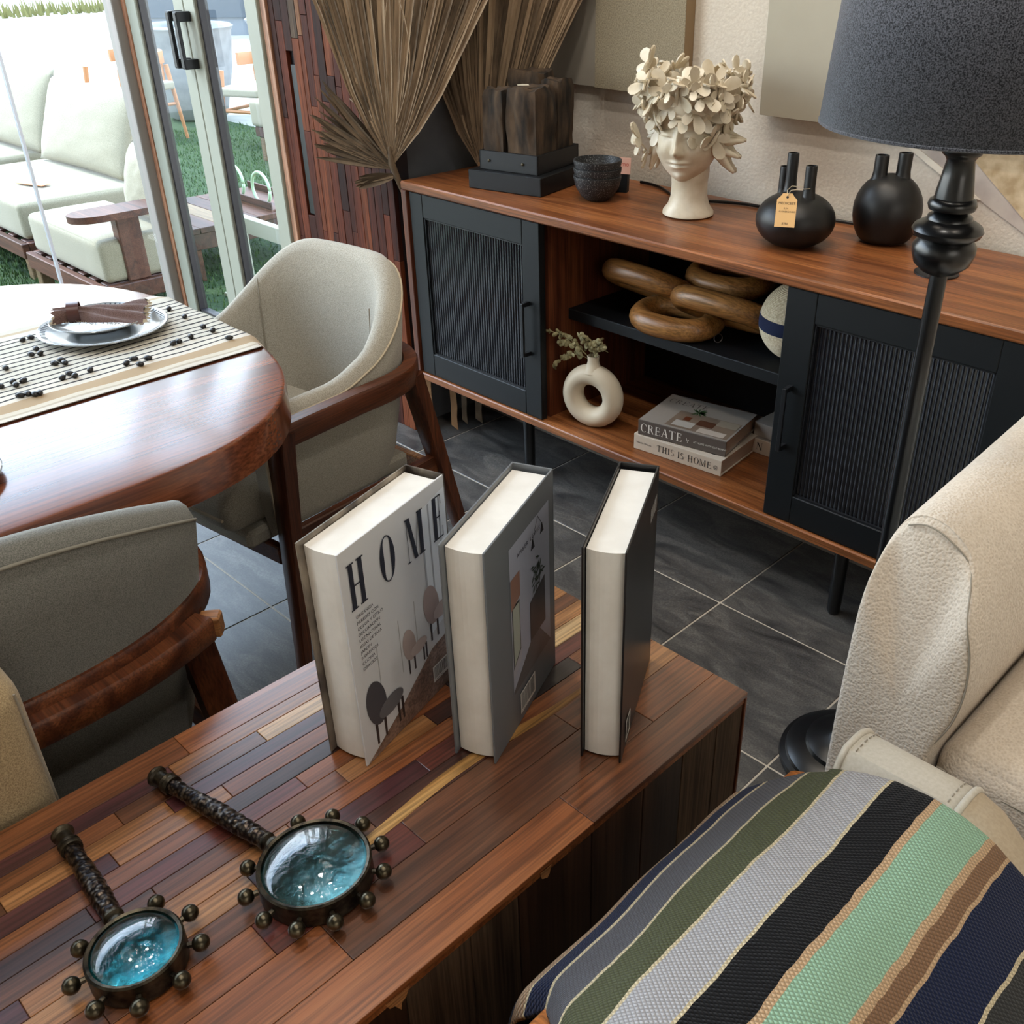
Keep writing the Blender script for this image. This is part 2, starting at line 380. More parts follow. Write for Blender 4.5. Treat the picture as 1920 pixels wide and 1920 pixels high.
# ---- lettering --------------------------------------------------------------
_fontcache = {}
def sans(text, size, mat, parent, Mx, name='lettering', sp=1.0, label=None):
    cu = bpy.data.curves.new('text', 'FONT'); cu.body = text; cu.size = size; cu.space_character = sp; cu.resolution_u = 2
    o = bpy.data.objects.new('text', cu); COL.objects.link(o)
    me = bpy.data.meshes.new_from_object(o); COL.objects.unlink(o); bpy.data.objects.remove(o)
    me.materials.clear(); me.materials.append(mat); me.transform(Mx); me.name = name
    r = bpy.data.objects.new(name, me); COL.objects.link(r)
    if parent: r.parent = parent
    if label: r['label'] = label
    return r
def glyph(ch, T=.17, t=.035):
    """high contrast roman letters as quads; returns (width, [polys])"""
    P = []
    def q(x0, y0, x1, y1): P.append([(x0, y0), (x1, y0), (x1, y1), (x0, y1)])
    def dg(x0, y0, x1, y1, wd): P.append([(x0, y0), (x0 + wd, y0), (x1 + wd, y1), (x1, y1)])
    def arc(cx, cy, rx, ry, a0, a1, Tm, tm, n=22):
        for i in range(n):
            a, b = [radians(a0 + (a1 - a0) * k / n) for k in (i, i + 1)]
            wa, wb = [tm + (Tm - tm) * abs(cos(x)) ** 1.5 for x in (a, b)]
            P.append([(cx + rx * cos(a), cy + ry * sin(a)), (cx + rx * cos(b), cy + ry * sin(b)),
                      (cx + (rx - wb) * cos(b), cy + (ry - tm) * sin(b)), (cx + (rx - wa) * cos(a), cy + (ry - tm) * sin(a))])
    s = t
    def serif(x, y, wd=.16): q(x - wd / 2, y, x + wd / 2, y + s)
    if ch == 'H':
        q(.10, 0, .10 + T, 1); q(.60, 0, .60 + T, 1); q(.1 + T, .48, .6, .48 + t)
        for x in (.1 + T / 2, .6 + T / 2): serif(x, 0, T + .16); serif(x, 1 - s, T + .16)
        return .9, P
    if ch == 'O': arc(.45, .5, .42, .52, 0, 360, T * 1.1, t); return .9, P
    if ch == 'M':
        q(.10, 0, .10 + t, 1); dg(.46, 0, .10, 1, T * .95); dg(.50, 0, .82, 1, t); q(.82, 0, .82 + T, 1)
        serif(.12, 0, .2); serif(.82 + T / 2, 0, T + .14); serif(.12, 1 - s, .2); serif(.82 + T / 2, 1 - s, T + .14); return 1.1, P
    if ch == 'N':
        q(.08, 0, .08 + t, 1); dg(.62, 0, .06, 1, T); q(.76, 0, .76 + t, 1); serif(.1, 0, .2); serif(.78, 1 - s, .2); return .9, P
    if ch in 'EF':
        q(.10, 0, .10 + T, 1); q(.1, 1 - t, .62, 1); q(.62 - t, .78, .62, 1); q(.1 + T, .5, .5, .5 + t); q(.5, .40, .5 + t, .63)
        serif(.1 + T / 2, 0, T + .14)
        if ch == 'E': q(.1, 0, .68, t); q(.68 - t, 0, .68, .24)
        return .76, P
    if ch == 'C': arc(.45, .5, .40, .52, 48, 312, T, t); q(.70, .70, .70 + t, .95); return .82, P
    if ch == 'R':
        q(.10, 0, .10 + T, 1); arc(.32, .76, .32, .24, -90, 90, T * .9, t); q(.1 + T, 1 - t, .34, 1); q(.1 + T, .52, .34, .52 + t)
        dg(.62, 0, .36, .54, T); serif(.1 + T / 2, 0, T + .16); serif(.1 + T / 2, 1 - s, T + .1); return .85, P
    if ch == 'A':
        dg(.05, 0, .36, 1, t); dg(.62, 0, .36, 1, T); q(.2, .34, .6, .34 + t); serif(.07, 0, .2); serif(.62 + T / 2, 0, T + .16); return .88, P
    if ch == 'T':
        q(.30, 0, .30 + T, 1); q(0, 1 - t, .76, 1); q(0, .78, t, 1); q(.76 - t, .78, .76, 1); serif(.3 + T / 2, 0, T + .16); return .8, P
    if ch == 'I': q(.08, 0, .08 + T, 1); serif(.08 + T / 2, 0, T + .14); serif(.08 + T / 2, 1 - s, T + .14); return .36, P
    if ch == 'S':
        arc(.30, .74, .24, .26, 30, 250, T * .9, t); arc(.30, .27, .27, .27, -150, 70, T * .9, t); return .62, P
    return .4, P
def serifs(text, size, mat, parent, Mx, gap=.08, wscale=1.0, T=.17, t=.035, name='lettering', label=None):
    mb = MB(); x = 0
    for ch in text:
        wd, P = glyph(ch, T, t)
        for i, p in enumerate(P):
            o = len(mb.v); mb.v += [((x + a * wscale) * size, b * size, .00002 * (i % 5)) for a, b in p]; mb.f.append(tuple(range(o, o + len(p))))
        x += wd * wscale + gap
    mb.xf(Mx)
    me = bpy.data.meshes.new(name); me.from_pydata(mb.v, [], mb.f); me.materials.append(mat)
    r = bpy.data.objects.new(name, me); COL.objects.link(r); r.parent = parent
    if label: r['label'] = label
    return r
def basis(o, ex, ey, ez=None):
    ex = Vector(ex).normalized(); ey = Vector(ey).normalized(); ez = ex.cross(ey)
    m = Matrix((ex, ey, ez)).transposed().to_4x4(); m.translation = Vector(o); return m

# ================================================================== THE SETTING
YB = 2.40          # back wall
XL = -4.12         # glass side
# floor: grout slab and separate tiles
t = NT('floor_tile'); v = coords(t, (1, 1, 1), True)
n = t.node('ShaderNodeTexNoise'); n.inputs['Scale'].default_value = 5.0; n.inputs['Detail'].default_value = 12; n.inputs['Roughness'].default_value = .62; n.inputs['Distortion'].default_value = .9
sc = t.node('ShaderNodeMapping'); sc.inputs['Scale'].default_value = (1, 2.6, 1); t.link(v, sc.inputs[0]); t.link(sc.outputs[0], n.inputs['Vector'])
r = ramp(t, n.outputs[0], [(.3, (50, 49, 49)), (.5, (78, 76, 74)), (.62, (98, 95, 91)), (.75, (64, 62, 60))])
n2 = t.node('ShaderNodeTexNoise'); n2.inputs['Scale'].default_value = 240; n2.inputs['Detail'].default_value = 3; t.link(v, n2.inputs['Vector'])
n3 = t.node('ShaderNodeTexNoise'); n3.inputs['Scale'].default_value = 60; n3.inputs['Detail'].default_value = 4; t.link(v, n3.inputs['Vector'])
mx = t.node('ShaderNodeMix', data_type='RGBA', blend_type='OVERLAY'); mx.inputs[0].default_value = .75
t.link(r.outputs[0], mx.inputs[6]); t.link(n2.outputs[0], mx.inputs[7]); t.link(mx.outputs[2], t.b.inputs['Base Color'])
setp(t.b, rough=.36, spec=.5); bump(t, n3.outputs[0], .12, .002); m_tile = t.m
m_grout = plain('grout', (186, 176, 160), .95)
fl = struct('floor', MB().box(XL, -4, -.12, 3.2, YB, -.0016), m_grout)
PX, PY = .4165, .4055
tme = mesh('tile', MB().box(-PX / 2 + .0022, -PY / 2 + .0022, -.006, PX / 2 - .0022, PY / 2 - .0022, 0, .0012), m_tile)
for i in range(-9, 4):
    for j in range(-6, 4):
        cx = -.73 + PX * (i + .5); cy = .955 + PY * (j + .5)
        if cx < XL + .15 or cy > YB - .1: continue
        obj('tile', None, None, fl, data=tme, loc=(cx, cy, 0))
struct('wall_back', MB().box(-2.56, YB, 0, 3.2, YB + .2, 3.5), m_wall)
struct('wall_return', MB().box(-2.62, 1.93, 0, -2.56, YB, 3.5), m_wallgrey)
struct('wall_right', MB().box(3.2, -4, 0, 3.3, YB, 3.5), m_wall)
struct('wall_rear', MB().box(XL, -4.1, 0, 3.3, -4, 3.5), m_wall)
struct('ceiling', MB().box(XL - .05, -4, 3.5, 3.3, YB + .2, 3.65), m_ceil)
struct('baseboard_back', MB().box(-2.56, YB - .012, 0, 3.2, YB, .09, .002), m_wallgrey)
# glass side wall with a clear joint and head rail
gw = struct('window_1', MB().box(XL - .006, 1.385, 0, XL + .006, 1.80, 3.45), m_glass)
obj('pane', MB().box(XL - .006, -1.6, 0, XL + .006, 1.375, 3.45), m_glass, gw)
obj('pane', MB().box(XL - .006, -4, 0, XL + .006, -1.61, 3.45), m_glass, gw)
obj('joint', MB().box(XL - .008, 1.375, 0, XL + .008, 1.385, 3.45), plain('joint', (232, 232, 238), .3), gw, label='pale vertical joint between the glass sheets')
obj('joint', MB().box(XL - .008, -1.61, 0, XL + .008, -1.60, 3.45), plain('joint2', (232, 232, 238), .3), gw)
struct('trim_1', MB().box(XL - .03, -4, 0, XL + .03, 1.8, .012, .002), m_alu)
struct('trim_2', MB().box(XL - .05, -4, 3.45, XL + .05, 1.95, 3.5), m_alu)
# corner post
cp = struct('trim_3', MB().box(-4.17, 1.81, 0, -4.095, 1.93, 3.5, .003), plain('post_grey', (150, 144, 138), .5))
obj('trim_strip', MB().box(-4.094, 1.845, 0, -4.068, 1.93, 3.5, .002), wood('strip_wood', (170, 112, 84), (208, 150, 116), (222, 170, 136), 2, .5), cp, label='peach coloured wooden strip')
# double glass door
def leaf(nm, x0, x1, hx, wl, wr):
    d = struct(nm, MB().box(x0, 1.85, .01, x0 + wl, 1.90, 2.5, .003), m_alu)
    obj('stile', MB().box(x1 - wr, 1.85, .01, x1, 1.90, 2.5, .003), m_alu, d)
    obj('bottom_rail', MB().box(x0 + wl, 1.85, .01, x1 - wr, 1.90, .09, .003), m_alu, d)
    obj('top_rail', MB().box(x0 + wl, 1.85, 2.4, x1 - wr, 1.90, 2.5, .003), m_alu, d)
    g = obj('pane', MB().box(x0 + wl - .004, 1.872, .086, x1 - wr + .004, 1.878, 2.404), m_glass, d)
    for a, b in ((x0 + wl, x0 + wl + .012), (x1 - wr - .012, x1 - wr)):
        obj('gasket', MB().box(a, 1.862, .09, b, 1.895, 2.4), m_gasket, d)
    obj('gasket', MB().box(x0 + wl, 1.862, .09, x1 - wr, 1.895, .10), m_gasket, d)
    h = obj('door_handle', MB().box(hx - .011, 1.795, 1.085, hx + .011, 1.808, 1.262, .002), m_black, d)
    for z in (1.098, 1.249): obj('handle_mount', MB().box(hx - .014, 1.797, z - .016, hx + .014, 1.85, z + .016, .002), m_black, h)
    return d
leaf('door_1', -4.066, -3.622, -3.645, .078, .072)
leaf('door_2', -3.618, -3.14, -3.592, .075, .075)
struct('trim_4', MB().box(-4.066, 1.85, 2.502, -3.14, 1.90, 2.56, .002).box(-4.066, 1.85, 3.44, -3.14, 1.90, 3.5, .002), m_alu)
struct('window_2', MB().box(-4.066, 1.872, 2.56, -3.14, 1.878, 3.44), m_glass)
# wood clad wall of end-grain staves
wp = struct('wall_wood', MB().box(-3.105, 1.885, 0, -2.53, 1.93, 3.5), m_gasket)
obj('edge_strip', MB().box(-3.137, 1.86, 0, -3.105, 1.93, 3.5, .002), wood('panel_edge', (150, 104, 76), (184, 134, 104), (200, 152, 122), 2, .5), wp, label='pale edge strip of the wood cladding')
tints = [((48, 20, 13), (76, 34, 21), (96, 46, 29)), ((62, 26, 15), (96, 44, 25), (116, 58, 34)), ((80, 38, 20), (118, 60, 33), (138, 76, 45)),
         ((36, 16, 12), (56, 26, 17), (74, 37, 24)), ((92, 58, 38), (128, 86, 58), (146, 104, 74)), ((58, 44, 34), (88, 70, 54), (104, 84, 66))]
wmats = [wood('stave_%d' % i, *tt, 2, .7, 1.0, .2, .2) for i, tt in enumerate(tints)]
R1 = random.Random(3)
x = -3.103
ncol = 0
while x < -2.55:
    wd = R1.uniform(.024, .044); 
    if x + wd > -2.545: wd = -2.53 - x
    slot = (-3.012 - .016 < x + wd / 2 < -3.012 + .012)
    z = -R1.uniform(0, .3)
    while z < 3.5:
        ln = R1.uniform(.25, .8)
        z0, z1 = max(0, z), min(3.5, z + ln)
        if slot and z1 > .66 and z0 < 1.14:
            if z0 < .66: z1 = .66
            elif z1 > 1.14: z0 = 1.14
            else: z += ln; continue
        if z1 - z0 > .01:
            mt = wmats[R1.choices(range(6), (4, 4, 3, 3, .6, .3))[0]]
            o = obj('stave', MB().box(x + .0006, 1.868 + R1.uniform(-.0012, .0012), z0 + .0006, x + wd - .0006, 1.885, z1 - .0006, .001), mt, wp)
        z += ln
    x += wd; ncol += 1
obj('pull_slot', MB().box(-3.026, 1.874, .665, -2.994, 1.886, 1.135, .001), m_black, wp, label='long black recessed slot in the wood cladding')

# outdoors ground
m_pave = noisy('pavement', (150, 147, 138), (172, 168, 158), 3, .8, .1, .003)
gr_t = noisy('turf_base', (28, 48, 20), (48, 72, 32), 40, .95, .6, .01)
struct('pavement', MB().box(-60, -30, -.2, XL - .02, 40, -.14).add([], []), m_pave)
struct('lawn_base', MB().box(-10.6, -3.0, -.139, XL - .03, 5.2, -.125).box(XL - .03, 1.96, -.139, -2.6, 5.2, -.125), gr_t)
R2 = random.Random(11); gb = MB()
t = NT('grass_blades'); gi = t.node('ShaderNodeTexNoise'); gi.inputs['Scale'].default_value = 30
gc = t.node('ShaderNodeTexCoord'); t.link(gc.outputs['Object'], gi.inputs['Vector'])
r = ramp(t, gi.outputs[0], [(.3, (30, 58, 20)), (.5, (52, 84, 32)), (.7, (84, 104, 46))]); t.link(r.outputs[0], t.b.inputs['Base Color']); setp(t.b, rough=.8); m_blade = t.m
for k in range(42000):
    reg = R2.random()
    if reg < .3: x, y = R2.uniform(-7.2, -4.2), R2.uniform(1.0, 2.0)
    else: x, y = R2.uniform(-9.5, -2.7), R2.uniform(1.97, 5.2)
    a = R2.uniform(0, 6.28); h = R2.uniform(.018, .034); wd = .0035; dx, dy = cos(a) * wd, sin(a) * wd; lx, ly = R2.uniform(-.012, .012), R2.uniform(-.012, .012)
    gb.add([(x - dx, y - dy, -.126), (x + dx, y + dy, -.126), (x + lx, y + ly, -.126 + h)], [(0, 1, 2)])
me = bpy.data.meshes.new('grass'); me.from_pydata(gb.v, [], gb.f); me.materials.append(m_blade)
o = bpy.data.objects.new('grass', me); COL.objects.link(o); tag(o, 'short green artificial grass around the outdoor sofas beyond the glass', 'grass', kind='stuff')

# ================================================================== SIDEBOARD
SX0, SX1, SY0, SY1, SZ0, SZ1 = -2.485, -.50, 1.86, 2.36, .218, .855
sb = thing('sideboard', 'long walnut brown sideboard with black fluted glass doors against the back wall', 'sideboard', (0, 0, 0))
obj('worktop', MB().box(SX0, SY0, SZ1 - .026, SX1, SY1, SZ1, .004), m_teak, sb)
obj('bottom_board', MB().box(SX0, SY0, SZ0, SX1, SY1, SZ0 + .024, .003), m_teak, sb)
for a, b in ((SX0, SX0 + .025), (SX1 - .025, SX1)): obj('side_panel', MB().box(a, SY0, SZ0 + .024, b, SY1, SZ1 - .026, .002), m_teakZ, sb)
for a, b in ((-1.922, -1.90), (-1.09, -1.068)): obj('partition', MB().box(a, SY0 + .045, SZ0 + .024, b, SY1 - .01, SZ1 - .026), m_teakZ, sb)
obj('back_panel', MB().box(SX0 + .025, SY1 - .012, SZ0 + .024, SX1 - .025, SY1, SZ1 - .026), m_shelfblk, sb)
obj('middle_shelf', MB().box(-1.90, 1.985, .530, -1.09, SY1 - .012, .562, .002), m_shelfblk, sb)
def sdoor(x0, x1, hx, g0, g1):
    z0, z1, y0, y1 = SZ0 + .026, SZ1 - .028, 1.868, 1.892
    d = obj('door', MB().box(x0, y0, z0, g0, y1, z1, .002).box(g1, y0, z0, x1, y1, z1, .002).box(g0, y0, z0, g1, y1, z0 + .075, .002).box(g0, y0, z1 - .07, g1, y1, z1, .002), m_doorblk, sb)
    zz0, zz1 = z0 + .075, z1 - .07
    n = int((g1 - g0) / .0105); pts = []
    for i in range(n * 6 + 1):
        u = i / 6; xx = g0 + (g1 - g0) * u / n; yy = 1.881 - .0022 * abs(sin(pi * u))
        pts.append([(xx, yy, zz0), (xx, yy, zz1)])
    obj('fluted_glass', MB().grid(pts), m_fluted, d, smooth=40)
    obj('glass_bead', MB().box(g0, 1.872, zz0, g1, 1.879, zz0 + .004).box(g0, 1.872, zz1 - .004, g1, 1.879, zz1).box(g0, 1.872, zz0, g0 + .004, 1.879, zz1).box(g1 - .004, 1.872, zz0, g1, 1.879, zz1), m_black, d)
    hb = MB().box(hx - .004, 1.838, .44, hx + .006, 1.846, .60, .001)
    for z in (.445, .595): hb.box(hx - .004, 1.846, z - .006, hx + .006, 1.868, z + .006)
    obj('handle', hb, m_black, d)
t = NT('fluted_glass'); setp(t.b, color=lin((20, 21, 26)), rough=.16, spec=.7, coat=.3, coatr=.12); m_fluted = t.m
sdoor(SX0 + .03, -1.898, -1.945, -2.395, -1.965)
sdoor(-1.112, -.532, -1.075, -1.035, -.625)
for lx, ly in ((-2.02, 1.93), (-.91, 1.93), (-2.02, 2.29), (-.91, 2.29), (-2.36, 2.29)):
    obj('leg', MB().lathe([(.013, 0), (.017, .01), (.019, SZ0)], 16, (lx, ly, 0)), m_satin, sb, smooth=40)
obj('cable_grommet', MB().lathe([(.048, 0), (.048, .003), (.044, .004), (.0, .004)], 32, (-.877, 2.092, SZ1), cap=False), m_black, sb, smooth=30, label='round black cable cover')

TOP = SZ1 + .0005
# old timber block on black collar and tray
def logchunk(x0, y0, x1, y1, h, seed, e=.012):
    N = 9; L = 12; pts = []
    per = []
    for i in range(N): per.append((x0 + (x1 - x0) * i / N, y0))
    for i in range(N): per.append((x1, y0 + (y1 - y0) * i / N))
    for i in range(N): per.append((x1 - (x1 - x0) * i / N, y1))
    for i in range(N): per.append((x0, y1 - (y1 - y0) * i / N))
    cx, cy = (x0 + x1) / 2, (y0 + y1) / 2
    for j in range(L + 1):
        z = h * j / L; row = []
        for (a, b) in per:
            nz = noise.noise(Vector((a * 28 + seed, b * 28, z * 9))) * e + noise.noise(Vector((a * 90, b * 90 + seed, z * 22))) * e * .45
            d = Vector((a - cx, b - cy)); L_ = d.length; k = (L_ + nz - (.006 if j == L else 0)) / L_
            row.append((cx + d.x * k, cy + d.y * k, z + (noise.noise(Vector((a * 30, b * 30, seed))) * .012 if j > L - 2 else 0)))
        pts.append(row)
    mb = MB().grid(pts, False, True); o = (L) * len(per)
    m2 = len(mb.v); mb.v.append((cx, cy, h - .004)); mb.f += [(o + i, o + (i + 1) % len(per), m2) for i in range(len(per))]
    return mb
lg = thing('timber_block', 'weathered hollow timber block held in a black metal collar on a black tray', 'decor', (-2.165, 2.085, TOP), radians(13))
obj('tray_base', MB().box(-.125, -.12, 0, .125, .15, .052, .002), m_shelfblk, lg)
cb = MB()
for a in ((-.10, -.095, .10, -.088), (-.10, .128, .10, .135), (-.10, -.095, -.093, .135), (.093, -.095, .10, .135)): cb.box(a[0], a[1], .0525, a[2], a[3], .105, .001)
col = obj('collar', cb, m_black, lg)
for bx in (-.065, .05):
    obj('screw', MB().lathe([(.004, 0), (.004, .003), (0, .004)], 10, cap=False).xf(Matrix.Translation((bx, -.0955, .078)) @ Matrix.Rotation(pi / 2, 4, 'X')), m_iron, col, smooth=30)
for nm, a, hh, sd in (('timber_chunk', (-.09, -.085, -.022, .0), .212, 1), ('timber_chunk', (-.012, -.085, .09, .03), .222, 5), ('timber_chunk', (.03, .035, .09, .125), .232, 9), ('timber_chunk', (-.09, .05, .02, .125), .250, 14)):
    obj(nm, logchunk(*a, hh, sd).xf(Matrix.Translation((0, 0, .054))), m_log, lg, smooth=60)
stk = obj('price_sticker', MB().box(-.016, -.008, 0, .016, .008, .001).xf(Matrix.Translation((.030, -.052, .281)) @ Matrix.Rotation(radians(40), 4, 'Z')), plain('sticker', (222, 214, 196), .7), lg, label='small pale price sticker')
# black speaker-like box and cable behind
tag(obj('power_adapter', MB().box(-2.02, 2.16, TOP, -1.90, 2.24, TOP + .028, .004), m_shelfblk), 'low black box lying between timber block and bowls on sideboard', 'adapter')
cab = []
for i in range(60):
    s = i / 59; x = -1.93 + 1.0 * s
    cab.append((x, 2.335 - .10 * math.exp(-((s - .22) / .12) ** 2) + .015 * sin(9 * s), TOP + .0045))
tag(obj('power_cable', MB().tube(cab, .0042, 8), m_satin, smooth=60), 'thin black power cable along the back of the sideboard top', 'cable')
# stack of three bowls
for i, nm in enumerate(('lowest black speckled bowl of the stack beside the white bust', 'middle black speckled bowl of the stack of three', 'topmost black speckled bowl of the stack of three')):
    s = .067
    prof = [(.026, 0), (.030, 0), (.046, .012), (.060, .034), (s, .060), (s, .066), (s - .004, .0665), (.056, .036), (.042, .016), (.0, .008)]
    tag(obj('bowl', MB().lathe(prof, 40, cap=False), m_bowl, smooth=50, loc=(-1.887, 2.091, TOP + .021 * i)), nm, 'bowl', 'speckled bowls stacked on the sideboard')
pc = obj('price_card', MB().box(-.028, -.001, 0, .028, .001, .045, .0005), m_pinktag, loc=(-1.90, 2.205, TOP + .05), rot=(radians(-8), 0, .5)); tag(pc, 'pink price card standing behind the speckled bowls', 'card')
ob = obj('card_easel', MB().box(-.02, 0, -.05, .02, .03, .002), m_shelfblk, pc)
sans('Promo', .017, m_redink, pc, Matrix.Translation((-.024, -.0015, .022)) @ Matrix.Rotation(pi / 2, 4, 'X'))

# -------- bust
bu = thing('bust_planter', 'cream ceramic bust of a sleeping woman crowned with butterflies', 'bust', (-1.598, 2.132, TOP), radians(20))
nk = MB().lathe([(.062, 0), (.068, .004), (.067, .012), (.055, .028), (.048, .05), (.047, .08), (.05, .11), (.05, .14)], 40)
obj('neck', nk, m_bust, bu, smooth=60)
def gau(a, b, s, t2=None): return math.exp(-(a / s) ** 2 - (b / (t2 or s)) ** 2)
HC = Vector((-.008, -.014, .190)); rows = []
NU, NV = 140, 110
for i in range(NV + 1):
    ph = pi * i / NV; row = []
    for k in range(NU):
        th = 2 * pi * k / NU
        d = Vector((sin(ph) * sin(th), -sin(ph) * cos(th), cos(ph)))
        rx, ry, rz = .084, .084, .106
        p = Vector((d.x * rx, d.y * ry, d.z * rz))
        if d.z < 0: p.x *= 1 - .30 * (-d.z) ** 1.6; p.y *= 1 - .10 * (-d.z) ** 2
        if d.y < 0:
            x, z = p.x, p.z; f = 0
            f += .024 * gau(x, z + .018, .0090, .013)                 # nose tip
            f += .015 * gau(x, z - .012, .0065, .026)                  # bridge
            f += .005 * (gau(x - .0105, z + .023, .006) + gau(x + .0105, z + .023, .006))
            f += .010 * gau(x, z + .0435, .019, .0044) + .011 * gau(x, z + .0550, .0155, .0052) - .006 * gau(x, z + .0490, .021, .0022)
            f += .010 * gau(x, z + .083, .016, .014)                  # chin
            f -= .004 * gau(x, z + .070, .02, .006)
            for sgn in (-1, 1):
                f -= .012 * gau(x - sgn * .029, z - .030, .017, .014)  # socket
                f += .0125 * gau(x - sgn * .030, z - .024, .0135, .0085)  # closed lid
                f -= .005 * gau(x - sgn * .030, z - .0145, .0145, .0020)
                f += .005 * gau(x - sgn * .030, z - .047 + abs(x - sgn * .026) * .3, .022, .004)  # brow
                f += .005 * gau(x - sgn * .040, z + .018, .020, .020)  # cheek
            p.y -= f
        row.append(HC + p)
    rows.append(row)
obj('head', MB().grid(rows, False, True), m_bust, bu, smooth=170)
# crown base
obj('crown', MB().lathe([(.070, .205), (.098, .225), (.114, .262), (.120, .300), (.116, .322), (.108, .325), (.108, .295), (.100, .26), (.0, .24)], 40, (-.008, .008, 0), cap=False), m_bust, bu, smooth=60)
# hair: wavy mass of locks flicking outward at each side
for sgn, nq, reach in ((1, 6, 1.0), (-1, 4, .45)):
    for q in range(nq):
        for h_, dz in enumerate((.060, .088, .112)):
            f = q / (nq - 1); a0 = radians(66 + 80 * f); path = []; rad = []
            for i in range(18):
                s = i / 17
                r_ = .078 + .016 * s + (.048 - .010 * h_) * reach * s ** 3; ang = a0 + .35 * s * (1 - f)
                path.append((sgn * r_ * sin(ang) - .004, .004 - r_ * cos(ang) * .9, .235 - .010 * h_ - dz * s + .040 * reach * max(0, s - .6) ** 1.5 * 1.6 + .004 * sin(8 * s + q + h_)))
                rad.append(.0150 * (1 - .80 * s ** 2.5) + .0008)
            obj('hair_lock', MB().tube(path, rad, 9), m_bust, bu, smooth=170)
# butterflies
R3 = random.Random(5)
def butterfly(s):
    mb = MB()
    for sg in (-1, 1):
        up_ = .55; pts = []
        def wing(ax, ay, L, W):
            n = 12; ring = []
            for i in range(n):
                a = 2 * pi * i / n; u = .5 - .5 * cos(a); v_ = sin(a) * (.35 + .65 * u)
                px = sg * (.08 + L * (ax * u - ay * W * v_)); py = L * (ay * u + ax * W * v_)
                ring.append((px * s, py * s, abs(px) * s * up_))
            o = len(mb.v); th = .0045
            mb.v += ring + [(a_, b_, c_ - th) for a_, b_, c_ in ring]
            mb.f.append(tuple(o + i for i in range(n))); mb.f.append(tuple(o + n + i for i in range(n))[::-1])
            mb.f += [(o + i, o + (i + 1) % n, o + n + (i + 1) % n, o + n + i) for i in range(n)]
        wing(.80, .62, 1.0, .42); wing(.75, -.66, .78, .42)
    mb.tube([(0, -.5 * s, .1 * s), (0, 0, .16 * s), (0, .5 * s, .1 * s)], [.06 * s, .12 * s, .07 * s], 7)
    return mb
bmesh_b = [mesh('butterfly', butterfly(.047), m_bust, 30), mesh('butterfly', butterfly(.039), m_bust, 30)]
def place_b(a, r_, z, tilt, spin, k):
    p = Vector((r_ * sin(a) - .008, .008 - r_ * cos(a), z)); nrm = Vector((sin(a) * cos(tilt), -cos(a) * cos(tilt), sin(tilt)))
    q = nrm.to_track_quat('Z', 'Y').to_matrix().to_4x4() @ Matrix.Rotation(spin, 4, 'Z'); q.translation = p
    o = obj('butterfly', None, None, bu, data=bmesh_b[k]); o.matrix_local = q
for lay, (z, r_, cnt, tl) in enumerate(((.250, .100, 9, -.1), (.276, .114, 10, 0), (.300, .120, 11, .1), (.322, .120, 11, .35), (.338, .108, 8, .95))):
    for k in range(cnt):
        a = 2 * pi * (k + .5 * (lay % 2)) / cnt + R3.uniform(-.1, .1)
        place_b(a, r_ + R3.uniform(-.004, .010), z + R3.uniform(-.01, .01), tl + R3.uniform(-.35, .35), R3.uniform(0, 6.28), R3.choice((0, 0, 1)))
place_b(radians(-68), .128, .185, -.1, .6, 0); place_b(radians(-75), .112, .155, -.2, 2.0, 1)
place_b(radians(52), .100, .205, -.2, 2.6, 0); place_b(radians(38), .088, .218, -.1, 1.1, 0); place_b(radians(-42), .096, .222, -.1, 4.1, 1)
place_b(radians(-60), .112, .368, .5, .2, 0)

# -------- black vases
def necks(mb, lst, n=20):
    for (x, y, z0, z1, r0, rb) in lst:
        mb.lathe([(rb, z0), (r0 * 1.15, z0 + (z1 - z0) * .30), (r0, z0 + (z1 - z0) * .5), (r0, z1 - .004), (r0 * .95, z1), (r0 * .7, z1), (r0 * .68, z0 + .01)], n, (x, y, 0), cap=False)
    return mb
v1 = thing('triple_neck_vase', 'squat matte black vase with three thin necks and a kraft tag', 'vase', (-1.238, 2.078, TOP), radians(-25))
bp = []
for i in range(25):
    a = -pi / 2 + pi * i / 24; bp.append((max(.0, .094 * cos(a) ** .9 if abs(cos(a)) > 1e-6 else 0), .058 + .064 * sin(a)))
bp[0] = (0, .001); bp = [(r_, max(z, .001)) for r_, z in bp]
obj('body', MB().lathe(bp, 48, cap=False), m_matteblack, v1, smooth=170)
obj('necks', necks(MB(), [(-.030, -.004, .085, .205, .0135, .034), (.034, .006, .085, .187, .0135, .034), (-.058, -.004, .070, .170, .0125, .03)]), m_matteblack, v1, smooth=60)
TA = Vector((-1.238 + .51 * .050 - .86 * .022, 2.078 - .86 * .050 - .51 * .022, TOP + .126)); TB = TA + Vector((.51 * .052, -.86 * .052, -.060))
tgp = thing('price_tag', 'kraft paper price tag tied on the squat black vase', 'tag', tuple(TA))
ey_ = (TA - TB).normalized(); ex_ = Vector((.86, .51, 0)); ex_ = (ex_ + ey_ * .12).normalized(); ex_ = (ex_ - ey_ * ex_.dot(ey_)).normalized()
TM = basis((0, 0, 0), ex_, ey_)
poly = [(-.024, -.082), (.022, -.082), (.022, -.014), (.013, -.004), (.010, .002), (-.012, .002), (-.015, -.004), (-.024, -.014)]
obj('paper', MB().prism(poly, 0, .0012, TM), m_tag, tgp)
obj('eyelet', MB().lathe([(.003, 0), (.003, .0004), (0, .0004)], 14, cap=False).xf(TM @ Matrix.Translation((-.001, -.008, .0014))), m_ink, tgp)
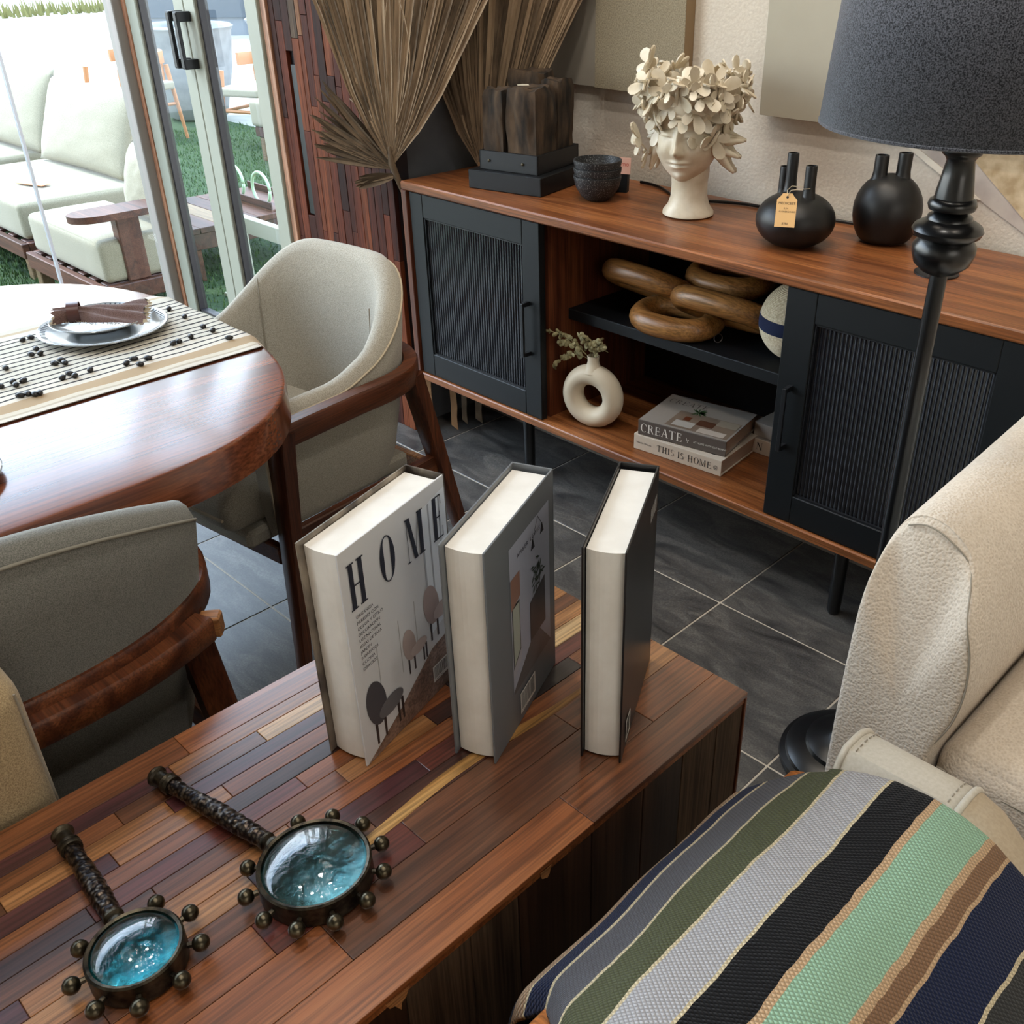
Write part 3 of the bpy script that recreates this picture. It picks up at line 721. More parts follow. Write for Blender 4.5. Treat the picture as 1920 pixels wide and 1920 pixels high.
for tx, sz, xx, yy in (('MEDICEST', .0085, -.020, -.026), ('3.14', .0062, -.007, -.038), ('FLORERO NEG', .0056, -.017, -.046), ('$780', .007, -.008, -.076)):
    sans(tx, sz, m_ink, tgp, TM @ Matrix.Translation((xx, yy, .0018)))
obj('string', MB().tube([(0, -.004, -.004), (.006, .000, .010), (.030, .014, .014), (.036, .04, .012), (.010, .052, .010), (-.012, .03, .012), (-.006, .004, .008), (0, -.004, -.004)], .0008, 5), m_string, tgp)
v2 = thing('double_neck_vase', 'tall rounded matte black vase with two short necks', 'vase', (-1.092, 2.25, TOP), radians(35))
bp = [(.0, .001), (.052, .001), (.062, .008), (.078, .04), (.083, .075), (.078, .108), (.060, .138), (.035, .155), (0, .16)]
obj('body', MB().lathe(bp, 48, cap=False), m_matteblack, v2, smooth=170, sub=1)
obj('necks', necks(MB(), [(-.030, 0, .125, .200, .0165, .034), (.022, -.004, .125, .207, .0165, .036)]), m_matteblack, v2, smooth=60)

# -------- shelf contents
SH = .5625; BT = SZ0 + .0245
dv = thing('ring_vase', 'cream ceramic donut-shaped vase on the lower sideboard shelf', 'vase', (-1.772, 1.955, BT), radians(14))
rows = []
for i in range(64):
    a = 2 * pi * i / 64; row = []
    for k in range(20):
        b = 2 * pi * k / 20; r_ = .066 + .030 * cos(b); y = .034 * sin(b)
        row.append((r_ * cos(a), y, max(.0, .092 + r_ * sin(a) * 1.0)))
    rows.append(row)
obj('ring_body', MB().grid(rows, True, True), m_vasewhite, dv, smooth=170)
obj('vase_neck', MB().lathe([(.034, .170), (.020, .186), (.0165, .20), (.0175, .216), (.0150, .216), (.013, .19)], 24, cap=False), m_vasewhite, dv, smooth=60)
eu = thing('eucalyptus_sprig', 'dried eucalyptus sprigs standing in the ring vase', 'dried plant', (-1.772, 1.955, BT + .19), radians(14))
sm, lm = MB(), MB(); R4 = random.Random(2)
for (dx, dz, L) in ((-.13, .075, 1), (-.10, .045, 1), (-.12, .02, 1), (.03, .075, 1), (.045, .055, 1), (-.03, .08, .9), (.01, .06, 1)):
    pth = [(dx * s + .0 * s, -.02 * s, .005 + dz * s + .02 * sin(3 * s) - (.05 * s * s if dz < .03 else 0)) for s in [i / 9 for i in range(10)]]
    sm.tube(pth, .0011, 5)
    for p in pth[3:]:
        for q in range(3):
            a = R4.uniform(0, 6.28); c = Vector(p) + Vector((R4.uniform(-.007, .007), R4.uniform(-.01, .01), R4.uniform(-.007, .007)))
            u = Vector((cos(a), R4.uniform(-.5, .5), sin(a))).normalized(); v_ = u.cross(Vector((R4.uniform(-1, 1), 1, R4.uniform(-1, 1)))).normalized(); rr = R4.uniform(.006, .0095)
            ring = [c + u * rr * cos(2 * pi * i / 8) * 1.15 + v_ * rr * .8 * sin(2 * pi * i / 8) for i in range(8)]
            lm.add(ring + [c + u.cross(v_) * .0025], [(i, (i + 1) % 8, 8) for i in range(8)])
obj('stems', sm, m_twig, eu); obj('leaves', lm, m_twig, eu, kind='stuff')

def ribbon(pts, **k): return pts
def link(c, n_, up_, a, b, r_, lab):
    n_ = Vector(n_).normalized(); e1 = (Vector(up_) - n_ * Vector(up_).dot(n_)).normalized(); e2 = n_.cross(e1); rows = []
    for i in range(56):
        t_ = 2 * pi * i / 56
        ce, se = cos(t_), sin(t_); k = 2.5
        px = a * abs(ce) ** (2 / k) * (1 if ce > 0 else -1); py = b * abs(se) ** (2 / k) * (1 if se > 0 else -1)
        dd = (e1 * px / a ** 1.0 + e2 * py / b).normalized(); p = Vector(c) + e1 * px + e2 * py
        rows.append([p + dd * r_ * cos(2 * pi * q / 14) + n_ * r_ * sin(2 * pi * q / 14) for q in range(14)])
    return MB().grid(rows, True, True)
ch = thing('wooden_chain', 'chain of chunky carved wooden links on the black middle shelf', 'chain', (-1.55, 2.12, SH))
def L(c, n_, up_, a, b, lab=None): obj('link', link(c, n_, up_, a, b, .0315, 0), m_sand, ch, smooth=170)
L((-.140, -.030, .098), (.02, .54, .84), (1, .06, -.04), .120, .050)
L((-.010, -.060, .034), (.0, -.10, 1), (1, .1, .0), .105, .070)
L((.120, -.035, .082), (-.02, .54, .84), (1, .08, -.03), .125, .050)
L((.060, .085, .130), (.0, -.15, 1), (1, .1, .02), .100, .068)
# knitted ball basket
kb = thing('knitted_ball', 'cream crocheted round vase with navy band beside the wooden chain', 'vase', (-1.205, 2.10, SH))
pr = []; NR = 26
def kprof(z0, z1, rr=.1):
    pp = []
    for i in range(NR * 4 + 1):
        zz = z0 + (z1 - z0) * i / (NR * 4); base = sqrt(max(.0004, rr * rr - (zz - rr) ** 2 * 1.0)); pp.append((base + .0018 * abs(sin(pi * i / 4 * 1.0)), zz))
    return pp
t = NT('crochet'); v = coords(t, (1, 1, 1), False); vo = t.node('ShaderNodeTexVoronoi'); vo.inputs['Scale'].default_value = 170; t.link(v, vo.inputs['Vector'])
r = ramp(t, vo.outputs['Distance'], [(.2, (216, 204, 178)), (.8, (186, 170, 142))]); t.link(r.outputs[0], t.b.inputs['Base Color']); setp(t.b, rough=.95); bump(t, vo.outputs['Distance'], -.8, .003); m_knit = t.m
obj('lower_knit', MB().lathe(kprof(.004, .085), 40), m_knit, kb, smooth=170)
obj('navy_band', MB().lathe([(r_ + .0006, z) for r_, z in kprof(.085, .118)], 40, cap=False), plain('navy_knit', (24, 34, 66), .95), kb, smooth=170)
obj('upper_knit', MB().lathe(kprof(.118, .192), 40), m_knit, kb, smooth=170)
st = obj('steel_ring', MB().tube([(.012 * cos(a), .006 * sin(a), .001 + .010 + .010 * sin(a)) for a in [2 * pi * i / 16 for i in range(17)]], .0012, 6), plain('steel', (170, 170, 176), .3, 1), loc=(-1.42, 2.06, SH)); tag(st, 'tiny steel ring on the shelf under the wooden chain', 'ring')

# -------- books on lower shelf
def flatbook(name, label, w_, d_, h_, loc, rz, cover, spine, page, group=None):
    b = thing(name, label, 'book', loc, rz, group)
    cv = MB().box(0, 0, 0, w_, d_, .003, .0004).box(0, 0, h_ - .003, w_, d_, h_, .0004)
    obj('cover', cv, cover, b)
    obj('spine', MB().box(0, -.002, 0, w_, .0015, h_, .0008), spine, b)
    obj('pages', MB().box(.004, .0015, .003, w_ - .004, d_ - .004, h_ - .003), page, b)
    return b
m_page2 = noisy('page_edges', (196, 184, 166), (212, 202, 186), 30, .9, .1, sc3=(1, 1, 30))
m_cream = plain('cream_cover', (206, 192, 174), .6); m_taupe = plain('taupe_spine', (92, 82, 76), .6); m_taupecov = plain('taupe_cover', (150, 140, 130), .5)
FX = Matrix.Rotation(pi / 2, 4, 'X')
b1 = flatbook('coffee_table_book', 'cream book lettered THIS IS HOME lying at the bottom of the shelf stack', .283, .20, .046, (-1.583, 1.922, BT), radians(6), m_cream, m_cream, m_page2)
serifs('THIS IS HOME', .019, m_ink, b1, Matrix.Translation((.078, -.0028, .014)) @ FX, .10, 1.0, .13, .05)
sans('Natalie Walton', .008, m_ink, b1, Matrix.Translation((.010, -.0028, .021)) @ FX); sans('@', .015, m_ink, b1, Matrix.Translation((.258, -.0028, .018)) @ FX)
obj('cover_picture', MB().box(.10, .02, .0461, .25, .18, .0466), plain('dark_photo', (60, 62, 60), .4), b1)
obj('cover_picture', MB().box(.13, .02, .0467, .19, .06, .0470), plain('light_photo', (186, 184, 178), .4), b1)
b2 = flatbook('coffee_table_book', 'taupe book lettered CREATE lying on top of the shelf stack', .268, .205, .044, (-1.572, 1.925, BT + .0475), radians(11), m_taupecov, m_taupe, m_page2)
serifs('CREATE', .025, m_white, b2, Matrix.Translation((.008, -.0028, .010)) @ FX, .07, 1.0, .15, .05)
sans('AT HOME WITH OLD & NEW', .0075, m_white, b2, Matrix.Translation((.172, -.0028, .017)) @ FX); sans('ly', .014, m_white, b2, Matrix.Translation((.150, -.0028, .016)) @ FX)
serifs('CREATE', .026, m_taupe, b2, Matrix.Translation((.014, .150, .0446)), .07, .9, .14, .05)
pic = obj('cover_picture', MB().box(.075, .01, .0441, .262, .115, .0445), plain('photo_warm', (124, 106, 90), .4), b2)
for (a, b_, c, d, co) in ((.09, .02, .15, .055, (176, 168, 158)), (.15, .05, .20, .085, (84, 54, 38)), (.17, .012, .25, .04, (186, 172, 158)), (.105, .062, .125, .085, (96, 50, 30)), (.20, .075, .26, .112, (150, 136, 118))):
    obj('picture_patch', MB().box(a, b_, .0445, c, d, .0448), plain('photo_patch', co, .4), pic)
lfm = MB()
for k in range(26):
    a = R4.uniform(0, 6.28); L_ = R4.uniform(.012, .034); c = Vector((.125, .125, .0450)); e = c + Vector((cos(a), sin(a), 0)) * L_; n_ = Vector((-sin(a), cos(a), 0)) * .0022
    lfm.add([c, (c + e) / 2 + n_, e, (c + e) / 2 - n_], [(0, 1, 2, 3)])
obj('printed_leaves', lfm, m_green, b2, kind='stuff')
b3 = flatbook('coffee_table_book', 'taupe covered book lying half hidden behind the right sideboard door', .25, .19, .044, (-1.06 - .27, 2.135, BT), radians(2), m_taupecov, m_cream, m_page2)
serifs('N', .022, m_ink, b3, Matrix.Translation((.036, -.0028, .034)) @ FX @ Matrix.Rotation(pi, 4, 'Z'), .1); sans('the', .018, m_ink, b3, Matrix.Translation((.092, -.0028, .034)) @ FX @ Matrix.Rotation(pi, 4, 'Z'))
obj('cover_picture', MB().box(.04, .02, .0441, .22, .10, .0445), plain('photo_dim', (84, 76, 66), .4), b3)
b4 = flatbook('coffee_table_book', 'closed taupe book lying on the half hidden book behind the stack', .23, .18, .04, (-1.335, 2.15, BT + .0455), radians(-3), m_taupecov, m_taupecov, m_page2)

# -------- wall art
def canvas(label, x0, x1, z0, z1, th, m_, edge):
    c = thing('wall_canvas', label, 'picture', ((x0 + x1) / 2, YB - .001, z0))
    hw = (x1 - x0) / 2
    obj('stretcher', MB().box(-hw, -th + .002, 0, hw, 0, z1 - z0, .001), edge, c); obj('painted_face', MB().box(-hw, -th, 0, hw, -th + .002, z1 - z0, .0008), m_, c)
    return c
m_artgrey = noisy('art_grey', (142, 134, 122), (152, 144, 132), 3, .85, .05)
m_artsand = noisy('art_sand', (128, 118, 98), (158, 146, 122), 260, .95, .5, .0015)
canvas('plain warm grey canvas hanging beside the palm leaves', -2.50, -2.150, 1.100, 2.0, .030, m_artgrey, m_artgrey)
canvas('sandy taupe textured canvas hanging behind the bust', -2.143, -1.812, 1.100, 2.0, .042, m_artsand, plain('art_edge', (142, 118, 88), .8))
canvas('large pale grey canvas hanging above the black vases', -1.550, -.70, 1.085, 2.2, .042, noisy('art_pale', (166, 160, 144), (176, 170, 154), 3, .85, .05), plain('art_edge2', (160, 150, 132), .8))
mu = thing('wall_mural', 'speckled sand and lavender abstract painting low on the wall behind the lamp', 'picture', (0, YB - .001, 0))
def patch(poly, th, m_, nm='painted_patch'):
    obj(nm, MB().prism(poly, 0, th, Matrix.Rotation(pi / 2, 4, 'X')), m_, mu)
m_mur = noisy('mural_sand', (176, 152, 116), (214, 194, 160), 26, .9, .3, .002)
patch([(-1.17, 1.068), (-.20, .6), (.2, .6), (.2, 1.068)], .003, noisy('mural_lilac', (176, 164, 156), (204, 194, 182), 12, .9, .3))
patch([(-1.00, 1.068), (-.76, .88), (.2, .90), (.2, 1.068)], .005, m_mur)
patch([(-1.17, 1.068), (-1.14, 1.068), (-.93, .955), (-.96, .955)], .006, plain('mural_white', (226, 216, 200), .8))
# ================================================================== DRIED PALMS
R5 = random.Random(9)
def fan_(p, hub, fan, nleaf, lens, lean, yawn, mat, spread=0.0, wm=1.0):
    ex = Vector((cos(yawn), sin(yawn), 0)); ey = Vector((-sin(yawn), cos(yawn), 0))
    for k in range(nleaf):
        s = (k + .5) / nleaf; a = radians(fan[0] + (fan[1] - fan[0]) * s) + R5.uniform(-.03, .03)
        Ln = lens(s) * R5.uniform(.88, 1.08); bend = R5.uniform(-.06, .06); out = R5.uniform(-.03, .05) * Ln + lean
        d0 = ex * sin(a) + Vector((0, 0, cos(a))); sd = ex * cos(a) - Vector((0, 0, sin(a)))
        wmax = R5.uniform(.006, .0105) * wm; L_, R_2 = [], []; n = 7
        off = ex * (s - .5) * spread
        for i in range(n + 1):
            u = i / n; c = hub + off * min(1, u * 5) + d0 * Ln * u + sd * bend * Ln * u * u * .6 + ey * (-out * u * u - .010 * sin(k * 1.7) * min(1, 3 * u))
            wd = wmax * (.25 + .75 * sin(pi * min(1, u * .95 + .10)) ** .6 if u < .98 else .12)
            L_.append(c - sd * wd); R_2.append((c + ey * wd * .7, c + sd * wd))
        obj('leaflet', MB().grid([[L_[i], R_2[i][0], R_2[i][1]] for i in range(n + 1)]), mat if R5.random() < .7 else m_palm2, p)
yw = radians(38)
p = thing('dried_palm_frond', 'tall dried palm fan with a low left tuft at the left end of the sideboard', 'dried plant', (-2.512, 1.857, 0))
H1 = Vector((0, 0, .90))
obj('stem', MB().tube([(0, .30, 0.0), (0, .24, .45), (0, .03, .82), (0, 0, .90), (0, -.004, .95)], [.008, .008, .008, .011, .004], 8), m_palm2, p, smooth=60)
fan_(p, H1, (-15, 30), 115, lambda s: .80 + .1 * sin(pi * s), .01, yw, m_palm, .10)
fan_(p, H1 + Vector((0, 0, -.01)), (-84, -34), 26, lambda s: .21 + .09 * s, .01, yw, m_palm2, .0, 1.25)
fan_(p, H1 + Vector((0, 0, -.035)), (-108, -94), 7, lambda s: .12, .005, yw, m_palm2, .0, 1.2)
p = thing('dried_palm_frond', 'dried palm fan rising in the corner behind the timber block', 'dried plant', (-2.415, 2.13, 0))
obj('stem', MB().tube([(0, 0, .8565), (0, 0, .86), (0, 0, .88)], [.010, .010, .010], 8), m_palmstem, p, smooth=60)
fan_(p, Vector((0, 0, .86)), (-13, 27), 115, lambda s: .85, .01, yw, m_palm, .12)
pe = thing('palm_stalks', 'pale cut palm stalk ends standing on the tiles below the sideboard', 'dried plant', (-2.46, 1.90, 0))
for (dx, dy, wd, mt) in ((.0, -.015, .011, m_palmstem), (.03, .065, .012, m_palmstem), (.05, .16, .013, m_palm2), (.02, .12, .010, m_palm2)):
    obj('stalk', MB().prism([(-wd, .02), (wd * .9, -.0), (wd * .7, .05), (wd, .09), (wd * .8, .15), (wd, .212), (-wd, .212), (-wd * .8, .1)], -.003, .003, Matrix.Translation((dx, dy, 0.001)) @ Matrix.Rotation(radians(38), 4, 'Z') @ Matrix.Rotation(pi / 2, 4, 'X')), mt, pe)
strand = MB()
for (hx, hy, hz, dx, dz, b) in ((-2.53, 1.86, 1.0, -.16, .42, .10), (-2.5, 1.87, 1.05, .10, .40, .05), (-2.53, 1.86, .95, -.14, .12, -.04), (-2.52, 1.86, .95, -.10, .10, .05), (-2.5, 1.87, 1.0, .06, .42, -.08)):
    strand.tube([(hx + dx * s * (1.2 - .2 * s) - b * sin(pi * s), hy - .02 * s, hz + dz * s) for s in [i / 14 for i in range(15)]], .0016, 5)
o = obj('palm_strands', strand, m_palm); tag(o, 'loose curling palm strands in front of the tall palm fan', 'dried plant')

# ================================================================== DINING TABLE
dt = thing('dining_table', 'large round-ended reddish wood dining table with glossy top by the window', 'table', (-2.065, .3, 0))
out = []
A, B, CYE = .635, .5, .49 - .3; nn = 2.55
for i in range(41):
    a = pi * i / 40; ca, sa = cos(a), sin(a)
    out.append((A * abs(ca) ** (2 / nn) * (1 if ca >= 0 else -1), CYE + B * abs(sa) ** (2 / nn)))
for i in range(41):
    a = pi + pi * i / 40; ca, sa = cos(a), sin(a)
    out.append((A * abs(ca) ** (2 / nn) * (1 if ca >= 0 else -1), -.70 - B * abs(sa) ** (2 / nn)))
def ringed(poly, levels):
    cx = 0; rows = []
    for z, ins in levels: rows.append([(x * (1 - ins / .63), (y + .25) * (1 - ins / .63) - .25, z) for x, y in poly])
    mb = MB().grid(rows, False, True); n = len(poly); mb.f.append(tuple(range(n))[::-1]); o = (len(rows) - 1) * n; mb.f.append(tuple(o + k for k in range(n))); return mb
obj('tabletop', ringed(out, [(.672, .004), (.675, .0), (.745, .0), (.7485, .0015), (.75, .005)]), m_teakY, dt, smooth=30)
ped = obj('pedestal', MB().lathe([(.30, 0), (.30, .03), (.27, .035), (.27, .671)], 48), m_walnutZ, dt, smooth=40)
for k in range(44):
    a = 2 * pi * k / 44
    obj('pedestal_slat', MB().box(-.013, -.010, .036, .013, .012, .67, .004), m_walnutZ, ped, loc=(.282 * cos(a), .282 * sin(a), 0), rot=(0, 0, a - pi / 2))
_b = m_teakY.node_tree.nodes['Principled BSDF']; setp(_b, coat=.42, coatr=.12)
# runner
t = NT('runner_cloth'); tcn = t.node('ShaderNodeTexCoord'); sp = t.node('ShaderNodeSeparateXYZ'); t.link(tcn.outputs['UV'], sp.inputs[0])
nz = t.node('ShaderNodeTexNoise'); nz.inputs['Scale'].default_value = 7; t.link(tcn.outputs['UV'], nz.inputs['Vector'])
ad = t.node('ShaderNodeMath', operation='MULTIPLY_ADD'); ad.inputs[1].default_value = .022; t.link(nz.outputs[0], ad.inputs[0]); t.link(sp.outputs[0], ad.inputs[2])
mu_ = t.node('ShaderNodeMath', operation='MULTIPLY'); mu_.inputs[1].default_value = 21; t.link(ad.outputs[0], mu_.inputs[0])
fr = t.node('ShaderNodeMath', operation='FRACT'); t.link(mu_.outputs[0], fr.inputs[0])
lt = t.node('ShaderNodeMath', operation='LESS_THAN'); lt.inputs[1].default_value = .24; t.link(fr.outputs[0], lt.inputs[0])
band = ramp(t, sp.outputs[0], [(0, (0, 0, 0)), (.10, (255, 255, 255)), (.84, (0, 0, 0))], 'CONSTANT')
mm = t.node('ShaderNodeMath', operation='MULTIPLY'); t.link(lt.outputs[0], mm.inputs[0]); t.link(band.outputs[0], mm.inputs[1])
base = ramp(t, sp.outputs[0], [(0, (206, 200, 186)), (.04, (190, 172, 144)), (.07, (206, 200, 186)), (.70, (214, 206, 192)), (.84, (176, 152, 120)), (.92, (208, 198, 180)), (.95, (184, 172, 152)), (.965, (210, 202, 188))], 'CONSTANT')
mxx = t.node('ShaderNodeMix', data_type='RGBA'); t.link(mm.outputs[0], mxx.inputs[0]); t.link(base.outputs[0], mxx.inputs[6]); mxx.inputs[7].default_value = lin((40, 38, 42))
t.link(mxx.outputs[2], t.b.inputs['Base Color']); setp(t.b, rough=.95); m_run = t.m
rn = thing('table_runner', 'cream table runner with thin black stripes and black beads along the dining table', 'runner', (-2.05, .3, .7505))
rows = []; uv = []
NXU, NYV = 40, 90
def runz(u, yy):
    x = -.24 + .48 * u; X_ = abs(-2.05 + x + 2.065) / A; ye = CYE + B * max(0, 1 - X_ ** nn) ** (1 / nn)
    y = yy; z = .0025 + .0012 * sin(30 * yy + 9 * u) * sin(25 * u)
    if y > ye: z -= min(.03, (y - ye) * 2.0) ; y = ye + min(.006, (y - ye) * .3) + .002
    return (x, y, z)
for sgn, zt in ((1, .0015), (-1, 0)):
    rr = []
    for j in range(NYV + 1):
        yy = -1.0 + 1.70 * j / NYV
        rr.append([(lambda q: (q[0], q[1], max(q[2] + zt, -.05)))(runz(i / NXU, yy)) for i in range(NXU + 1)])
        uv += [(i / NXU, yy) for i in range(NXU + 1)]
    rows.append(rr)
mb = MB(); mb.grid(rows[0]); mb.grid(rows[1])
obj('cloth', mb, m_run, rn, smooth=170, uvs=uv)
R6 = random.Random(21)
beads = [(-0.146, 0.329), (-0.15, 0.347), (-0.051, 0.309), (-0.074, 0.328), (-0.045, 0.325), (0.037, 0.321), (0.027, 0.338), (0.046, 0.337), (-0.01, 0.245), (0.07, 0.229), (0.078, 0.245), (0.089, 0.227), (0.077, 0.204), (0.119, 0.302), (0.109, 0.32), (0.126, 0.323), (0.119, 0.356), (0.139, 0.42), (0.126, 0.441), (0.164, 0.436), (0.144, 0.462), (0.1, 0.551), (0.103, 0.537), (0.093, 0.582), (0.051, 0.633), (0.089, 0.635), (0.159, 0.634), (-0.035, 0.635), (-0.112, 0.637), (-0.193, 0.568), (-0.192, 0.592), (0.151, 0.212), (0.153, 0.225), (0.164, 0.233), (0.164, 0.242)]
bme = mesh('bead', MB().sphere((0, 0, 0), .0062, 10, 6, (1.5, 1, .8)), m_bead, 170)
for (bx, by) in beads:
    if abs(bx) > .238: continue
    q = runz((bx + .24) / .48, by); obj('bead', None, None, rn, data=bme, loc=(q[0], q[1], q[2] + .006), rot=(0, 0, R6.uniform(-1, 1)))
# plates
def plate(name, label, loc, r_, h=.018):
    p = thing(name, label, 'plate', loc)
    obj('dish', MB().lathe([(r_ * .55, 0), (r_ * .6, 0), (r_ * .72, .006), (r_ * .97, h - .002), (r_, h), (r_ * .985, h + .0015), (r_ * .95, h), (r_ * .74, .009), (r_ * .6, .0045), (0, .004)], 64, cap=False), m_plate, p, smooth=40)
    n = int(r_ * 560); mb = MB()
    for k in range(n):
        a = 2 * pi * k / n; c, s = cos(a), sin(a)
        for (ra, rb, wd) in ((.87, .945, .0016),):
            za, zb = .0096 + (ra - .74) / .21 * (h - .009), .0096 + (rb - .74) / .21 * (h - .009)
            mb.add([(r_ * ra * c - wd * s, r_ * ra * s + wd * c, za), (r_ * rb * c - wd * s, r_ * rb * s + wd * c, zb), (r_ * rb * c + wd * s, r_ * rb * s - wd * c, zb), (r_ * ra * c + wd * s, r_ * ra * s - wd * c, za)], [(0, 1, 2, 3)])
    obj('painted_dashes', mb, m_navyink, p)
    return p
plate('dinner_plate', 'large grey plate with dashed rim on the runner, under a smaller plate', (-2.13, .775, .7535), .132)
plate('side_plate', 'small grey plate with dashed rim holding the mauve napkin', (-2.145, .775, .766), .100)
p3 = plate('dinner_plate', 'grey patterned plate cut by the left edge of the picture', (-1.655, .262, .7505), .125)
fm = MB()
for k in range(9):
    a = 2 * pi * k / 9; fm.tube([(.02 * cos(a), .02 * sin(a), .0052), (.05 * cos(a + .3), .05 * sin(a + .3), .0052), (.068 * cos(a), .068 * sin(a), .0062), (.05 * cos(a - .3), .05 * sin(a - .3), .0052), (.02 * cos(a), .02 * sin(a), .0052)], .0009, 5)
obj('painted_flower', fm, plain('grey_mark', (96, 100, 108), .3), p3)
# napkin with ring
nk_ = thing('napkin', 'mauve frayed linen napkin lying on the small plate', 'napkin', (-2.145, .775, .775), radians(62))
rows = []
for i in range(50):
    s = i / 49; x = -.085 + .18 * s
    hw = .012 + .042 * abs(s - .22) ** .7 if s < .22 else .014 + .075 * (s - .22) ** .8
    row = []
    for k in range(25):
        q = -1 + 2 * k / 24
        z = .010 + (.026 if s < .5 else .026 - .03 * (s - .5)) * (1 - q * q) ** .5 * (1 - .3 * s) + .0045 * sin(q * 9 + 7 * s) * (s + .2)
        row.append((x + .004 * sin(q * 14), q * hw + .006 * sin(8 * s), max(z, .003)))
    rows.append(row)
obj('linen', MB().grid(rows), m_napkin, nk_, smooth=170)
frm = MB()
for k in range(170):
    q = R6.uniform(-1, 1); s = R6.choice((1, 1, 0)); hw = .014 + .075 * .78 ** .8 if s else .030
    x = .095 if s else -.085; y = q * hw; L_ = R6.uniform(.005, .012) * (1 if s else -1)
    frm.tube([(x - .003 * (1 if s else -1), y, .012), (x + L_, y + R6.uniform(-.004, .004), .008 + R6.uniform(0, .006))], .0005, 3)
for k in range(110):
    s = R6.uniform(.1, 1); sg = R6.choice((-1, -1, 1)); hw = .014 + .075 * max(0, s - .22) ** .8; x = -.085 + .18 * s
    frm.tube([(x, sg * hw * .95, .008), (x + R6.uniform(-.004, .004), sg * (hw + R6.uniform(.004, .009)), .007 + R6.uniform(0, .008))], .0005, 3)
obj('frayed_edge', frm, m_piping, nk_, kind='stuff')
nr = MB(); rows = []
for i in range(33):
    a = 2 * pi * i / 32; rows.append([(-.012, .024 * cos(a), .024 + .022 * sin(a)), (.012, .024 * cos(a), .024 + .022 * sin(a)), (.012, .0215 * cos(a), .024 + .0195 * sin(a)), (-.012, .0215 * cos(a), .024 + .0195 * sin(a))])
o = obj('napkin_ring', MB().grid(rows, False, True), m_ring, smooth=40, loc=(-2.145 - .045 * cos(radians(62)), .775 - .045 * sin(radians(62)), .776), rot=(0, 0, radians(62))); tag(o, 'dark brown leather ring around the napkin', 'napkin ring')

